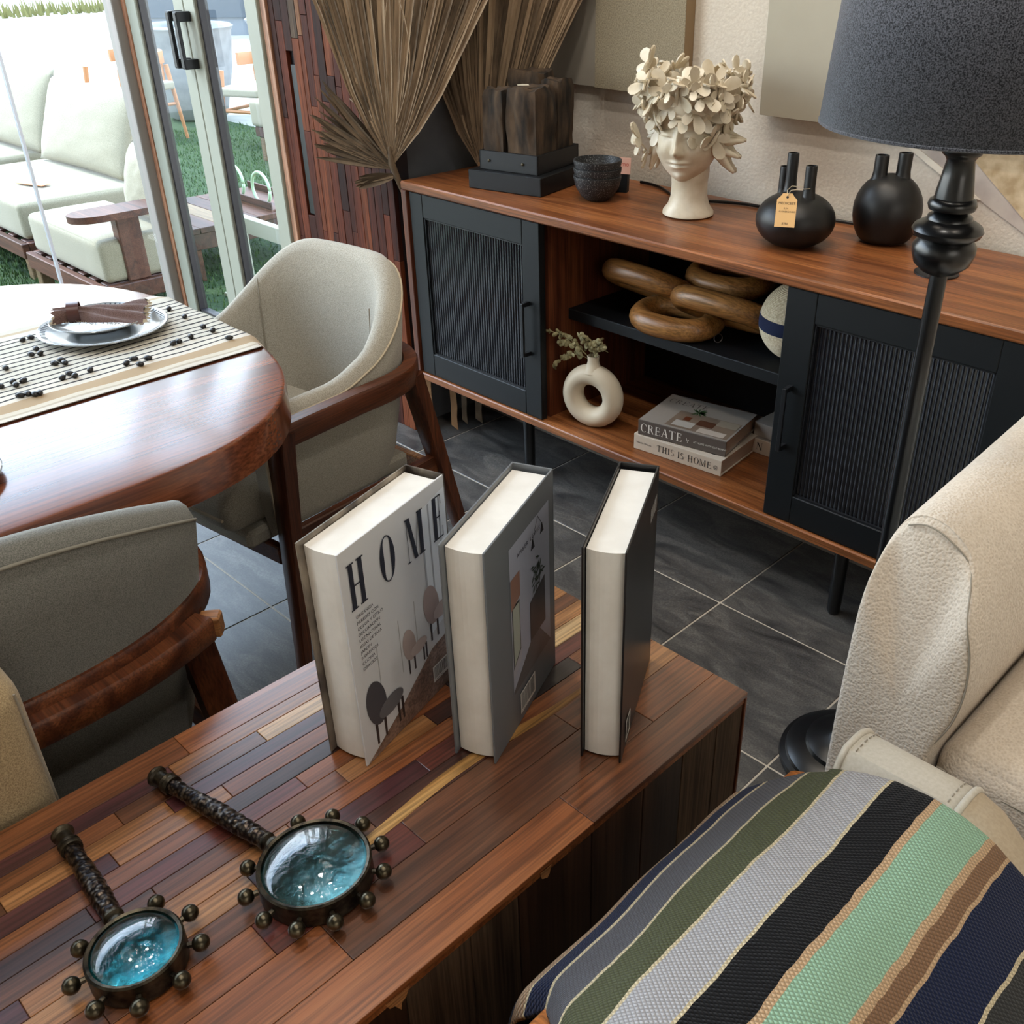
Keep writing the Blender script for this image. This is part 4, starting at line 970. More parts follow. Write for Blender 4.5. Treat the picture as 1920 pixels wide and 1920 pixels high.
# ================================================================== DINING CHAIRS
def uplan(t_, a, b, yf):
    """t in [-1,1] : U shaped plan from right front to left front, returns (x, y)"""
    Lf = (b * .35 - yf); arcn = 1.0; s = abs(t_)
    k = .42
    if s > 1 - k: f = (s - (1 - k)) / k; x, y = a, b * .25 - (b * .25 - yf) * f
    else:
        an = (s / (1 - k)) * pi / 2; ca, sa = cos(an), sin(an); n_ = 2.5
        x = a * abs(sa) ** (2 / n_); y = b * .25 + b * .75 * abs(ca) ** (2 / n_)
    return (x if t_ > 0 else -x, y)
def chair(label, loc, rz, fab, group, low=.36, squared=False):
    c = thing('dining_armchair', label, 'chair', loc, rz, group)
    NTt = 72; K = 10; rows = []; uvp = []; pip = []; rail = []
    for i in range(NTt + 1):
        tt = -1 + 2 * i / NTt; s = abs(tt)
        xo, yo = uplan(tt, .272, .285, -.215); xi, yi = uplan(tt, .225, .225, -.215)
        f = max(0, min(1, (s - .12) / .58)); f = f * f * (3 - 2 * f)
        top = .835 - .195 * f
        lowz = low
        if squared:
            xo, yo = .297 * tt, .285 - .085 * s ** 2.5; xi, yi = .285 * tt, .225 - .085 * s ** 2.5; f = 0
            top = .845 - .085 * s * s; lowz = low + .20 * max(0, (s - .5) / .5) ** 2.4
        lx, ly = xo * .04 * (1 - f) * 1.0, .045 * (1 - f)
        def P_(u, x0, y0, z): # u 0 bottom..1 top lean
            return (x0 + lx * u, y0 + ly * u, z)
        row = []
        bx, by = xo * .90, yo * .90 if yo > 0 else yo
        if squared: bx, by = xo * .97, yo * .93
        for u in [j / 6 for j in range(7)]:
            k = 1 - (1 - u) ** 2.2
            row.append(P_(u, bx + (xo - bx) * k, by + (yo - by) * k, lowz + (top - .012 - lowz) * u))
        pip.append(P_(1, xo, yo, top - .010))
        for u in (.25, .5, .75): row.append(P_(1, xo + (xi - xo) * u, yo + (yi - yo) * u, top + .012 * sin(pi * u)))
        for u in [1 - j / 5 for j in range(6)]:
            row.append(P_(u, xi, yi, .42 + (top - .012 - .42) * u))
        rows.append(row)
    mb = MB().grid(rows); m = len(rows[0]); mb.f.append(tuple(range(m))); mb.f.append(tuple(NTt * m + j for j in range(m))[::-1])
    m_pip = m_piping2 if squared else m_piping
    sh = obj('shell', mb, fab, c, smooth=50)
    obj('piping', MB().tube(pip, .0026, 6), m_pip, sh, smooth=170)
    for sg in (() if squared else (-1, 1)):
        obj('piping', MB().tube([(sg * .273, -.216, low), (sg * .273, -.218, .5), (sg * .273, -.216, .63)], .0035, 6), m_piping, sh)
    for sg in (() if squared else (-1, 1)): # vertical seam
        x_, y_ = uplan(sg * .36, .225, .225, -.215)
        obj('seam', MB().tube([(x_ * .995, y_ * .99 + (.03 if 0 else 0), .46), (x_ * 1.0, y_ * 1.02, .60), (x_ * 1.02, y_ * 1.08, .76)], .0016, 5), m_stitch, sh)
    soft('seat_cushion', rbox(-.222, -.30, .385, .222, .215, .475, .035, 5, .012), fab, c)
    obj('cushion_piping', MB().tube([(-.20, -.300, .425), (-.1, -.303, .425), (.1, -.303, .425), (.20, -.300, .425)], .004, 6), m_piping, c)
    obj('seat_base', MB().box(-.235, -.27, .345, .235, .22, .388, .01), fab, c)
    # rail
    for k in range(49):
        tt = -1.0 + 2.0 * k / 48; x_, y_ = uplan(tt, .335 if squared else .300, .318 if not squared else .30, -.20); s = abs(tt)
        rail.append((x_, y_, .600 + .012 * min(1, s * 1.5)))
    obj('arm_rail', MB().tube(rail, 1, sq=(.018, .026)), m_chairwoodY, c, smooth=50)
    obj('back_rail', MB().tube([(x_ * 1.0, y_ + .024, .585) for x_, y_ in [(uplan(-.46 + .92 * k / 16, .245, .318, -.2) if not squared else (.275 * (-1 + k / 8), .300 - .05 * abs(-1 + k / 8) ** 2.4)) for k in range(17)]], 1, sq=(.018, .022)), m_chairwoodY, c, smooth=50)
    for sg in (-1, 1):
        obj('rail_end', MB().box(-.014, -.016, -.018, .014, .016, .018, .003), m_chairlight, c, loc=((uplan(sg * .47, .25, .318, -.2)[0], uplan(sg * .47, .25, .318, -.2)[1] + .026, .586) if not squared else (sg * .285, .274, .585)), rot=(0, 0, -sg * .9), label='pale cut end of the back rail')
        obj('leg', MB().tube([(sg * .298, -.19, .622), (sg * .296, -.195, .56), (sg * .288, -.225, 0.0)], [1.0, 1.0, .62], sq=(.020, .026)), m_chairwood, c, smooth=50)
        obj('leg', MB().tube([(sg * .262, .225, .600), (sg * .272, .27, .40), (sg * .292, .365, 0.0)], [1.0, .95, .6], sq=(.020, .026)), m_chairwood, c, smooth=50)
        obj('side_rail', MB().box(sg * .272 - .011, -.20, .318, sg * .272 + .011, .27, .372, .003), m_chairwoodY, c)
    obj('front_rail', MB().box(-.27, -.225, .30, .27, -.203, .344, .003), m_chairwoodY, c)
    obj('rear_rail', MB().box(-.26, .245, .318, .26, .267, .36, .003), m_chairlight, c, label='lighter wood rail under the seat back')
    return c
chair('oat armchair with curved wooden rail at the end of the dining table', (-2.0, 1.05, 0), radians(7.5), m_chairfab, None)
chair('grey-green armchair seen from behind, between dining table and striped wood cabinet', (-1.515, .215, 0), radians(-91), m_chairfab2, None, low=.30, squared=True)
# beige chair back at the left edge
c3 = thing('armchair', 'beige woven upholstered armchair back cut by the left edge beside the cabinet', 'chair', (-1.12, -.25, 0))
soft('backrest', rbox(-.055, -.38, .20, .074, .445, .775, .045, 6, .01), m_beigefab, c3)
soft('seat', rbox(-.58, -.38, .20, -.078, .08, .42, .045, 5, .01), m_beigefab, c3)
obj('seam', MB().tube([(.060, .440, .22), (.064, .440, .5), (.058, .435, .745)], .0016, 5), m_stitch, c3)
for lx, ly in ((-.03, -.33), (-.03, .36), (-.52, -.33), (-.52, .02)): obj('leg', MB().lathe([(.012, 0), (.018, .20)], 12, (lx, ly, 0)), m_chairwood, c3)
# tassel cushion on the end chair
tc_ = thing('cushion_tassel', 'pale raffia tassel hanging over the seat of the oat armchair', 'tassel', (-1.905, .90, .48)); tm = MB()
for k in range(260):
    a = R6.uniform(0, 6.28); r0 = R6.uniform(0, .018); r1 = r0 + R6.uniform(0, .016); tm.tube([(r0 * cos(a), r0 * sin(a), .085), (r1 * cos(a), r1 * sin(a), .04), (r1 * 1.1 * cos(a), r1 * 1.1 * sin(a), R6.uniform(.0, .02))], .0010, 3)
obj('raffia', tm, plain('raffia', (190, 158, 120), .9), tc_, kind='stuff')
obj('tassel_knot', MB().sphere((0, 0, .09), .02, 14, 10), plain('raffia2', (176, 146, 110), .9), tc_, smooth=170)

# ================================================================== STRIPED CABINET
CX0, CX1, CY1, CY0, CH = -1.030, -.535, .915, -.62, .60
cb_ = thing('media_cabinet', 'low cabinet with a butcher block top of mixed wood staves', 'cabinet', (0, 0, 0))
obj('carcass', MB().box(CX0 + .003, CY0, .02, CX1 - .008, CY1 - .004, CH - .018, .002), m_walnutZ, cb_)
obj('top_core', MB().box(CX0 + .002, CY0, CH - .018, CX1 - .002, CY1 - .002, CH - .008), m_teak, cb_)
tn = [((44, 24, 20), (66, 36, 28), (88, 50, 38)), ((86, 46, 26), (126, 74, 42), (156, 98, 60)), ((126, 78, 42), (164, 110, 64), (190, 138, 90)), ((72, 32, 26), (102, 48, 38), (124, 66, 50)),
      ((66, 38, 24), (98, 58, 36), (124, 78, 50)), ((176, 132, 84), (204, 162, 110), (216, 180, 132)), ((32, 22, 20), (46, 30, 26), (60, 40, 34)), ((112, 60, 30), (146, 84, 44), (170, 106, 62)), ((58, 26, 30), (82, 42, 44), (106, 62, 62))]
smats = [wood('top_stave_%d' % i, *a, 1, .30, .9, .05, .6) for i, a in enumerate(tn)]
for _m in smats: setp(_m.node_tree.nodes['Principled BSDF'], coat=.8, coatr=.2)
# near-side boards (wide) then narrow staves, listed from the front (+x) edge to the window side
rowsX = [(.058, [(-.62, .18, 1), (.18, .60, 7), (.60, .916, 1)]), (.062, [(-.62, .02, 4), (.02, .30, 7), (.30, .78, 4), (.78, .916, 1)]), (.050, [(-.62, .25, 7), (.25, .445, 3), (.445, .70, 4), (.70, .80, 1), (.80, .916, 2)]),
         (.034, [(-.62, .10, 1), (.10, .42, 4), (.42, .62, 0), (.62, .83, 7), (.83, .916, 1)]), (.030, [(-.62, .28, 2), (.28, .52, 8), (.52, .66, 3), (.66, .80, 6), (.80, .916, 7)]),
         (.028, [(-.62, .05, 8), (.05, .35, 2), (.35, .60, 7), (.60, .74, 1), (.74, .916, 3)]), (.030, [(-.62, .20, 4), (.20, .44, 1), (.44, .58, 2), (.58, .70, 0), (.70, .80, 7), (.80, .916, 5)]),
         (.027, [(-.62, .14, 0), (.14, .40, 3), (.40, .64, 7), (.64, .78, 6), (.78, .916, 2)]), (.026, [(-.62, .0, 7), (.0, .31, 1), (.31, .55, 0), (.55, .74, 2), (.74, .85, 3), (.85, .916, 4)]),
         (.028, [(-.62, .19, 8), (.19, .33, 2), (.33, .57, 7), (.57, .80, 4), (.80, .916, 2)]), (.026, [(-.62, .08, 4), (.08, .27, 2), (.27, .50, 8), (.50, .70, 3), (.70, .916, 7)]),
         (.027, [(-.62, .22, 1), (.22, .41, 4), (.41, .60, 5), (.60, .82, 8), (.82, .916, 2)]), (.024, [(-.62, .03, 7), (.03, .30, 8), (.30, .54, 2), (.54, .916, 1)]), (.045, [(-.62, .33, 1), (.33, .62, 7), (.62, .916, 4)])]
tot = sum(r_[0] for r_ in rowsX); sc_ = (CX1 - CX0) / tot; x = CX1
for wd, segs in rowsX:
    wd *= sc_
    for a, b, k in segs:
        obj('stave', MB().box(x - wd + .0003, a + .0003, CH - .008, x - .0003, min(b, CY1) - .0003, CH, .0006), smats[k], cb_)
    x -= wd
# live-edge sapwood streak
pts = [[], []]
for i in range(41):
    s = i / 40; y = .28 + .52 * s; xc = -.535 - .172 * sc_ - .004 + .006 * sin(9 * s) ; wd = .0085 * sin(pi * min(1, max(0, s))) ** .5
    pts[0].append((xc - wd, y, CH + .0004)); pts[1].append((xc + wd, y, CH + .0004))
obj('sapwood_streak', MB().grid(pts), wood('sapwood', (150, 100, 50), (186, 138, 78), (206, 164, 106), 1, .3), cb_, label='pale yellow sapwood streak')
# front veneer boards and end panel
R7 = random.Random(4); y = CY0
while y < CY1 - .01:
    wd = R7.uniform(.07, .13); y1 = min(y + wd, CY1 - .006)
    obj("front_board", MB().box(CX1 - .008, y + .0006, .02, CX1 - .003 + R7.uniform(0, .001), y1 - .0006, CH - .012, .0008), [m_walnutZ, wmats[3], wmats[5], m_walnutZ][R7.randrange(4)], cb_)
    y += wd
obj('end_edge', MB().box(CX1 - .010, CY1 - .005, .0, CX1, CY1, CH - .009, .001), m_teakZ, cb_, label='orange brown vertical edge strip')
for yy, s in ((.31, 1.0), (.52, .6)):
    obj('chipped_veneer', MB().prism([(-.014 * s, 0), (.016 * s, 0), (.010 * s, -.012), (.004 * s, -.016), (.003, -.026 * s), (-.004, -.012), (-.010 * s, -.010)], 0, .0008, Matrix.Translation((CX1 - .0022, yy, CH - .0125)) @ Matrix.Rotation(pi / 2, 4, 'Z') @ Matrix.Rotation(pi / 2, 4, 'X')), m_chairlight, cb_, label='pale chip in the veneer edge')

# -------- standing books
def standbook(label, loc, rz, covL, covR, W=.053, D=.205, H=.315, splay=0.0):
    b = thing('display_book', label, 'book', loc, rz)
    # local: +x = right cover, y from 0 (fore edge) to D (spine)
    th = .0025
    obj('back_cover', MB().box(-th, -.004, 0, 0, D, H, .0005).xf(Matrix.Translation((0, D, 0)) @ Matrix.Rotation(-splay, 4, 'Z') @ Matrix.Translation((0, -D, 0))), covL, b)
    fc = obj('front_cover', MB().box(W, -.004, 0, W + th, D, H, .0005), covR, b)
    obj('spine', MB().box(-th, D, 0, W + th, D + th, H, .0005), covL, b)
    pts = []
    for i in range(9):
        u = i / 8; pts.append((.001 + (W - .002) * u, .004 - .0035 * sin(pi * u) * 0 ))
    poly = [(.001 + (W - .002) * i / 8, .006 + .004 * (2 * i / 8 - 1) ** 2 - .004) for i in range(9)] + [(W - .001, D - .012)] + [(W - .001 - (W - .002) * i / 6, D - .006 - .006 * (1 - (2 * i / 6 - 1) ** 2) * 0) for i in range(7)]
    obj('pages', MB().prism(poly, .003, H - .007), m_pages, b)
    return b, fc
m_pages = noisy('page_block', (228, 223, 214), (240, 236, 228), 20, .7, .05)
CVM = lambda W: Matrix.Translation((W + .0027, 0, 0)) @ Matrix.Rotation(pi / 2, 4, 'Z') @ Matrix.Rotation(pi / 2, 4, 'X')   # cover plane: x along depth (from fore edge), y up
CZ = CH + .0005
m_cov1 = plain('cover_white', (214, 214, 214), .3); m_cov1b = noisy('cover_stone', (58, 50, 44), (150, 138, 122), 26, .35, 0, sc3=(1, 1, .5))
bk, fc = standbook('white interiors book titled HOME standing open side to camera', (-.857, .459, CZ), radians(16.5), m_cov1b, m_cov1, W=.0535)
Cm = CVM(.0535)
def pr(mb_poly, mat_, z=.0002, nm='cover_print', par=None, C_=None):
    return obj(nm, MB().prism(mb_poly, 0, .00012, (C_ or Cm) @ Matrix.Translation((0, 0, z))), mat_, par or bk)
pr([(-.003, .0), (.204, .0), (.204, .085), (.15, .078), (.075, .035), (-.003, -.0)], wood('printed_floor', (120, 92, 78), (150, 122, 106), (176, 152, 138), 0, .35), .0001, 'printed_floor')
pr([(.150, .10), (.204, .115), (.204, .30), (.150, .29)], plain('print_window', (232, 236, 240), .3), .0001, 'printed_window')
for a in (.150, .165, .188): pr([(a, .11), (a + .003, .11), (a + .003, .292), (a, .292)], plain('print_frame', (170, 172, 176), .3), .0003, 'printed_window_frame')
for a in (.04, .085, .12): pr([(a, .06 + a * .3), (a + .0012, .06 + a * .3), (a + .0012, .15 + a * .2), (a, .15 + a * .2)], plain('print_panel', (180, 178, 174), .4), .0003, 'printed_panel_line')
def pchair(x, y, s, co, co2):
    m1 = plain('print_chair', co, .5); m2 = plain('print_legs', (54, 44, 42), .5)
    def el(cx, cy, rx, ry, rot=0):
        return [(x + s * (cx + rx * cos(a) * cos(rot) - ry * sin(a) * sin(rot)), y + s * (cy + rx * cos(a) * sin(rot) + ry * sin(a) * cos(rot))) for a in [2 * pi * i / 20 for i in range(20)]]
    for lx in (-.20, .0, .34, .44): pr([(x + s * lx, y - s * .42), (x + s * (lx + .04), y - s * .42), (x + s * (lx + .05), y), (x + s * (lx - .01), y)], m2, .0004, 'printed_chair_leg')
    pr(el(-.12, .32, .22, .42, .15), m1, .0006, 'printed_chair_back'); pr(el(.20, .08, .30, .16, .1), plain('print_seat', co2, .5), .0008, 'printed_chair_seat')
pchair(.038, .052, .085, (74, 72, 76), (104, 102, 104)); pchair(.110, .098, .060, (176, 158, 150), (190, 172, 164)); pchair(.165, .122, .075, (168, 148, 142), (186, 168, 162))
for ch_, x_, w_s, T_ in (('H', .012, 1.0, .2), ('O', .070, 1.0, .2), ('M', .122, .9, .2), ('E', .178, .8, .2)):
    serifs(ch_, .062 if ch_ != 'x' else .06, m_navyink, bk, Cm @ Matrix.Translation((x_ - .006, .232, .0010)) @ Matrix.Scale(.55, 4, (1, 0, 0)), .0, 1.0, .22, .03, label=None)
yy = .218
for ln in ('ORGANIZA', 'PAREDES CON', 'COLOR Y ESTILO', 'DECORACION', 'LUZ NATURAL', 'IDEAS DE SALA', 'JARDIN', 'NORDICOS', 'COCINA', 'ESPACIOS'):
    sans(ln, .0062, m_navyink, bk, Cm @ Matrix.Translation((.012, yy, .0010))); yy -= .0085
sans('DESIGN', .006, m_cov1, bk, Cm @ Matrix.Translation((.178, .222, .0010)))
def barcode(par, C_, x, y, w_, h_):
    pr([(x, y), (x + w_, y), (x + w_, y + h_), (x, y + h_)], m_white, .0010, 'barcode_panel', par, C_)
    mb = MB(); rr = random.Random(8); q = x + .002
    while q < x + w_ - .003:
        b_ = rr.choice((.0004, .0006, .0009)); mb.prism([(q, y + .005), (q + b_, y + .005), (q + b_, y + h_ - .002), (q, y + h_ - .002)], 0, .0001, C_ @ Matrix.Translation((0, 0, .0012))); q += b_ + rr.choice((.0009, .0014))
    obj('barcode_bars', mb, m_ink, par); sans('9 780471 920', .0035, m_ink, par, C_ @ Matrix.Translation((x + .003, y + .001, .0013)))
barcode(bk, Cm, .146, .022, .044, .026)

m_cov2 = plain('cover_grey', (112, 116, 120), .35)
bk2, fc2 = standbook('grey cloth-look book with a hallway photograph standing in the middle of three', (-.739, .566, CZ), radians(23.5), m_cov2, m_cov2, W=.0515)
C2 = CVM(.0515)
def p2(poly, co, z=.0002, nm='cover_print'): return obj(nm, MB().prism(poly, 0, .00012, C2 @ Matrix.Translation((0, 0, z))), plain('print', co, .35), bk2)
p2([(.060, .06), (.188, .06), (.188, .28), (.060, .28)], (168, 172, 186), .0002, 'cover_photograph')
p2([(.060, .06), (.188, .06), (.150, .105), (.120, .105), (.060, .065)], (92, 92, 94), .0004, 'printed_floor')
p2([(.060, .085), (.088, .10), (.088, .228), (.060, .228)], (176, 176, 184), .0004, 'printed_wall')
p2([(.062, .100), (.086, .118), (.086, .195), (.062, .195)], (46, 48, 50), .0006, 'printed_window'); p2([(.064, .104), (.084, .121), (.084, .192), (.064, .192)], (176, 182, 168), .0008, 'printed_panes')
p2([(.060, .192), (.088, .200), (.088, .236), (.060, .236)], (150, 112, 96), .0009, 'printed_blind')
p2([(.118, .105), (.170, .105), (.170, .178), (.118, .165)], (56, 54, 56), .0006, 'printed_door')
mbl = MB()
for k in range(40):
    a = R4.uniform(0, 6.28); L_ = R4.uniform(.008, .020); c = Vector((.146 + R4.uniform(-.012, .012), .196 + R4.uniform(-.02, .02), .0011)); e = c + Vector((cos(a), sin(a), 0)) * L_; n_ = Vector((-sin(a), cos(a), 0)) * .0016
    mbl.add([C2 @ c, C2 @ ((c + e) / 2 + n_), C2 @ e, C2 @ ((c + e) / 2 - n_)], [(0, 1, 2, 3)])
obj('printed_plant', mbl, plain('print_plant', (40, 56, 40), .4), bk2, kind='stuff')
for (x_, y_) in ((.132, .240), (.163, .247)):
    p2([(x_ - .006, y_), (x_ + .006, y_), (x_ + .001, y_ + .014), (x_ - .001, y_ + .014)], (40, 40, 44), .0008, 'printed_pendant'); p2([(x_ - .0004, y_ + .013), (x_ + .0004, y_ + .013), (.150, .278), (.1492, .278)], (60, 60, 64), .0008, 'printed_cord')
sans('AMBER LEWIS', .0085, m_navyink, bk2, C2 @ Matrix.Translation((.082, .256, .0010)), sp=1.5)
barcode(bk2, C2, .078, .014, .050, .034)

m_cov3 = plain('cover_black', (26, 26, 28), .32)
bk3, fc3 = standbook('black covered book standing at the far end of the cabinet', (-.620, .672, CZ), radians(29.5), m_cov3, m_cov3, W=.047)
C3 = CVM(.047)
serifs('HOMES', .020, m_cov1, bk3, C3 @ Matrix.Translation((.150, .262, .0006)) @ Matrix.Scale(.5, 4, (1, 0, 0)), .05, 1.0, .18, .05)
yy = .245
for k in range(14): sans('interiors for living', .0042, plain('grey_ink', (120, 120, 120), .6) if k == 0 else bpy.data.materials['grey_ink'], bk3, C3 @ Matrix.Translation((.145, yy, .0006))); yy -= .0085
barcode(bk3, C3, .020, .014, .026, .034)

# -------- magnifiers
t = NT('lens_glass'); setp(t.b, color=(.10, .62, .70, 1), rough=.03, trans=1.0, ior=1.45, coat=1.0, coatr=.02)
v = coords(t, (1, 1, 1), False); n = t.node('ShaderNodeTexNoise'); n.inputs['Scale'].default_value = 60; n.inputs['Detail'].default_value = 5; n.inputs['Distortion'].default_value = 2.5; t.link(v, n.inputs['Vector'])
bump(t, n.outputs[0], .35, .004); m_lens = t.m
t = NT('lens_glass_pale'); setp(t.b, color=(.34, .72, .74, 1), rough=.03, trans=1.0, ior=1.45, coat=1.0, coatr=.02)
v = coords(t, (1, 1, 1), False); n = t.node('ShaderNodeTexNoise'); n.inputs['Scale'].default_value = 50; n.inputs['Detail'].default_value = 5; n.inputs['Distortion'].default_value = 2.5; t.link(v, n.inputs['Vector'])
bump(t, n.outputs[0], .3, .004); m_lens2 = t.m
m_lensback = noisy('teal_lens_disc', (96, 190, 196), (196, 240, 240), 40, .25, .5, .002, metal=.0)  # opaque mottled teal discs set under the lenses
m_lensback2 = noisy('teal_lens_disc2', (30, 150, 170), (120, 224, 232), 40, .25, .5, .002, metal=.0)
def magnifier(label, c, R_, hang, L_, nb, lens, lback):
    mg = thing('magnifying_glass', label, 'magnifying glass', (c[0], c[1], CZ), hang)   # handle along local -x
    obj('ring', MB().lathe([(R_ + .001, .002), (R_ + .003, .002), (R_ + .003, .028), (R_ + .001, .030), (R_ - .002, .029), (R_ - .002, .004)], 56, cap=False), m_iron, mg, smooth=40)
    dome = [(0.0, .034 + .006)] + [(R_ * .98 * sin(a), .022 + .018 * cos(a)) for a in [pi / 2 * i / 12 for i in range(1, 13)]] + [(R_ * .95, .010), (0, .010)]
    obj('lens', MB().lathe(dome, 56, cap=False), lens, mg, smooth=50)
    obj('lens_back', MB().lathe([(0, .0085), (R_ * .97, .0085), (R_ * .97, .0065), (0, .0065)], 48, cap=False), lback, mg)
    for k in range(nb):
        a = pi + 2 * pi * (k + 1) / (nb + 1); r_ = R_ + .0165
        b_ = obj('bead', MB().sphere((0, 0, 0), .0090, 16, 10), m_ironball, mg, smooth=170, loc=(r_ * cos(a), r_ * sin(a), .016))
        obj('bead_stem', MB().tube([(-.013 * cos(a), -.013 * sin(a), 0), (-.006 * cos(a), -.006 * sin(a), 0)], .0032, 8), m_iron, b_)
    # handle
    x0 = -(R_ + .004); rows = []
    N = 96; Kc = 26
    for i in range(N + 1):
        s = i / N; x = x0 - .014 - (L_ - .045) * s; row = []
        for k in range(Kc):
            a = 2 * pi * k / Kc; rr_ = .0092 + .0022 * sin(pi * min(1, s * 1.2))
            rr_ += .0016 * noise.noise(Vector((x * 190, cos(a) * 1.9, sin(a) * 1.9))) 
            row.append((x, rr_ * cos(a), .0155 - .001 * s + rr_ * sin(a)))
        rows.append(row)
    mb = MB().grid(rows, False, True); mb.f.append(tuple(range(Kc))); mb.f.append(tuple(N * Kc + k for k in range(Kc)))
    obj('handle_grip', mb, m_grip, mg, smooth=50)
    def coll(prof, nm):
        mbb = MB().lathe(prof, 24); mbb.xf(Matrix.Translation((0, 0, .0150)) @ Matrix.Rotation(-pi / 2, 4, 'Y')); return obj(nm, mbb, m_iron, mg, smooth=40)
    coll([(.006, -x0 - .002), (.0095, -x0 + .002), (.0095, -x0 + .006), (.0075, -x0 + .009), (.0105, -x0 + .012), (.0105, -x0 + .015)], 'ferrule')
    e = -x0 + L_ - .033
    coll([(.0118, e), (.0125, e + .003), (.0125, e + .006), (.0100, e + .008), (.0122, e + .011), (.0095, e + .014), (.0092, e + .026), (.0122, e + .028), (.0128, e + .031), (.0110, e + .034), (.006, e + .036)], 'pommel')
    return mg
t = NT('engraved_grip'); v = coords(t, (1, 1, 1), False); vo = t.node('ShaderNodeTexVoronoi'); vo.inputs['Scale'].default_value = 210; t.link(v, vo.inputs['Vector'])
r = ramp(t, vo.outputs['Distance'], [(.2, (96, 84, 72)), (.6, (30, 24, 24))]); t.link(r.outputs[0], t.b.inputs['Base Color']); setp(t.b, rough=.28, metal=.8); bump(t, vo.outputs['Distance'], -1.0, .004); m_grip = t.m
magnifier('larger magnifying glass with pale teal lens and beaded rim', (-.703, .331), .0585, atan2(.057, .279), .205, 11, m_lens2, m_lensback)
magnifier('smaller magnifying glass with deep teal lens at the near left', (-.745, .149), .0445, atan2(-.014, .224), .165, 8, m_lens, m_lensback2)

# ================================================================== FLOOR LAMP
fl_ = thing('floor_lamp', 'black turned floor lamp with a dark grey fabric drum shade', 'lamp', (-.620, 1.490, 0))
obj('base', MB().lathe([(.136, 0), (.140, .006), (.138, .014), (.128, .018), (.126, .026), (.112, .034), (.088, .040), (.086, .050), (.070, .058), (.045, .064), (.028, .078), (.018, .090)], 72), m_satin, fl_, smooth=35)
obj('pole', MB().lathe([(.0165, .09), (.0135, .55), (.0135, 1.048)], 28), m_satin, fl_, smooth=60)
obj('bowl_turning', MB().lathe([(.0145, 1.040), (.028, 1.046), (.042, 1.058), (.0475, 1.074), (.048, 1.086), (.043, 1.094), (.040, 1.098)], 40), m_satin, fl_, smooth=50)
obj('disc_turning', MB().lathe([(.040, 1.097), (.050, 1.102), (.0535, 1.110), (.050, 1.117), (.040, 1.123), (.034, 1.126), (.033, 1.131), (.026, 1.136), (.022, 1.140)], 40), m_satin, fl_, smooth=50)
obj('collar', MB().lathe([(.022, 1.139), (.034, 1.141), (.0365, 1.148), (.034, 1.155), (.029, 1.158)], 40), m_satin, fl_, smooth=50)
obj('taper', MB().lathe([(.0285, 1.157), (.028, 1.166), (.024, 1.190), (.0205, 1.212), (.024, 1.218), (.0285, 1.221), (.030, 1.227), (.0285, 1.233), (.026, 1.237), (.0265, 1.244), (.016, 1.250), (.010, 1.30)], 40), m_satin, fl_, smooth=50)
rows = [[(r_ * cos(a), r_ * sin(a), z) for a in [2 * pi * k / 96 for k in range(96)]] for r_, z in ((.212, 1.262), (.190, 1.560))]
sh = obj('lamp_shade', MB().grid(rows, False, True), m_shade, fl_, smooth=170)
md = sh.modifiers.new('t', 'SOLIDIFY'); md.thickness = .0025
obj('shade_rim', MB().tube([(.211 * cos(a), .211 * sin(a), 1.2615) for a in [2 * pi * k / 96 for k in range(97)]], .0028, 6), m_shade, sh)
spd = MB()
for k in range(3): a = 2 * pi * k / 3 + .3; spd.tube([(0, 0, 1.30), (.205 * cos(a), .205 * sin(a), 1.275)], .0022, 6)
obj('shade_carrier', spd, m_satin, fl_)
obj('bulb', MB().lathe([(.012, 1.30), (.014, 1.325), (.028, 1.36), (.030, 1.38), (.022, 1.40), (.0, 1.408)], 20, cap=False), m_white, fl_, smooth=60)

# ================================================================== BOUCLE ARMCHAIR
bc = thing('boucle_armchair', 'cream boucle armchair with rounded wing arm beside the floor lamp', 'armchair', (0, 0, 0))
# arm: loft of shield sections from front (y~1.1) to back
def arm_sections():
    rows = []
    secs = [(1.145, .93), (1.150, .97), (1.162, 1.0), (1.20, 1.015), (1.35, 1.03), (1.55, 1.05), (1.80, 1.08), (2.05, 1.06), (2.08, 1.0)]
    base = [(-.475, .05), (-.485, .20), (-.496, .40), (-.500, .60), (-.499, .70), (-.492, .755), (-.474, .785), (-.445, .795), (-.408, .785), (-.370, .755), (-.340, .705), (-.322, .65), (-.315, .59), (-.322, .53), (-.345, .47), (-.350, .35), (-.35, .20), (-.35, .05)]
    cx, cz = -.42, .45
    for q, (y, k) in enumerate(secs):
        row = []
        for (x, z) in base:
            dx = (x - cx); dz = (z - cz)
            f = max(0, (y - 1.2) / .85)
            nx = cx + dx * (k if x > cx else (k if k < 1 else 1)) + (.16 * f * max(0, (z - .5)) if x > cx else -0.012 * f)
            nz = max(.05, cz + dz * (k if dz > 0 and k < 1 else 1) + (.03 * f if z > .6 else 0))
            lean = -.10 * max(0, (.80 - z)) if y < 1.3 else -.10 * max(0, (.80 - z)) * max(0, (1.55 - y) / .25)
            row.append((nx, y + lean + (.05 if z > .74 and y < 1.17 else 0) * 1.0, nz))
        rows.append(row)
    return rows
rs = arm_sections(); mb = MB().grid(rs); m = len(rs[0]); c0 = len(mb.v)
ctr = Vector((0, 0, 0))
for p in rs[0]: ctr += Vector(p)
ctr /= m; mb.v.append(tuple(ctr + Vector((0, -.010, 0)))); mb.f += [(j, j + 1, c0) for j in range(m - 1)] + [(m - 1, 0, c0)]
mb.f.append(tuple((len(rs) - 1) * m + j for j in range(m)))
armo = obj('arm', mb, m_boucle, bc, smooth=170, sub=2)
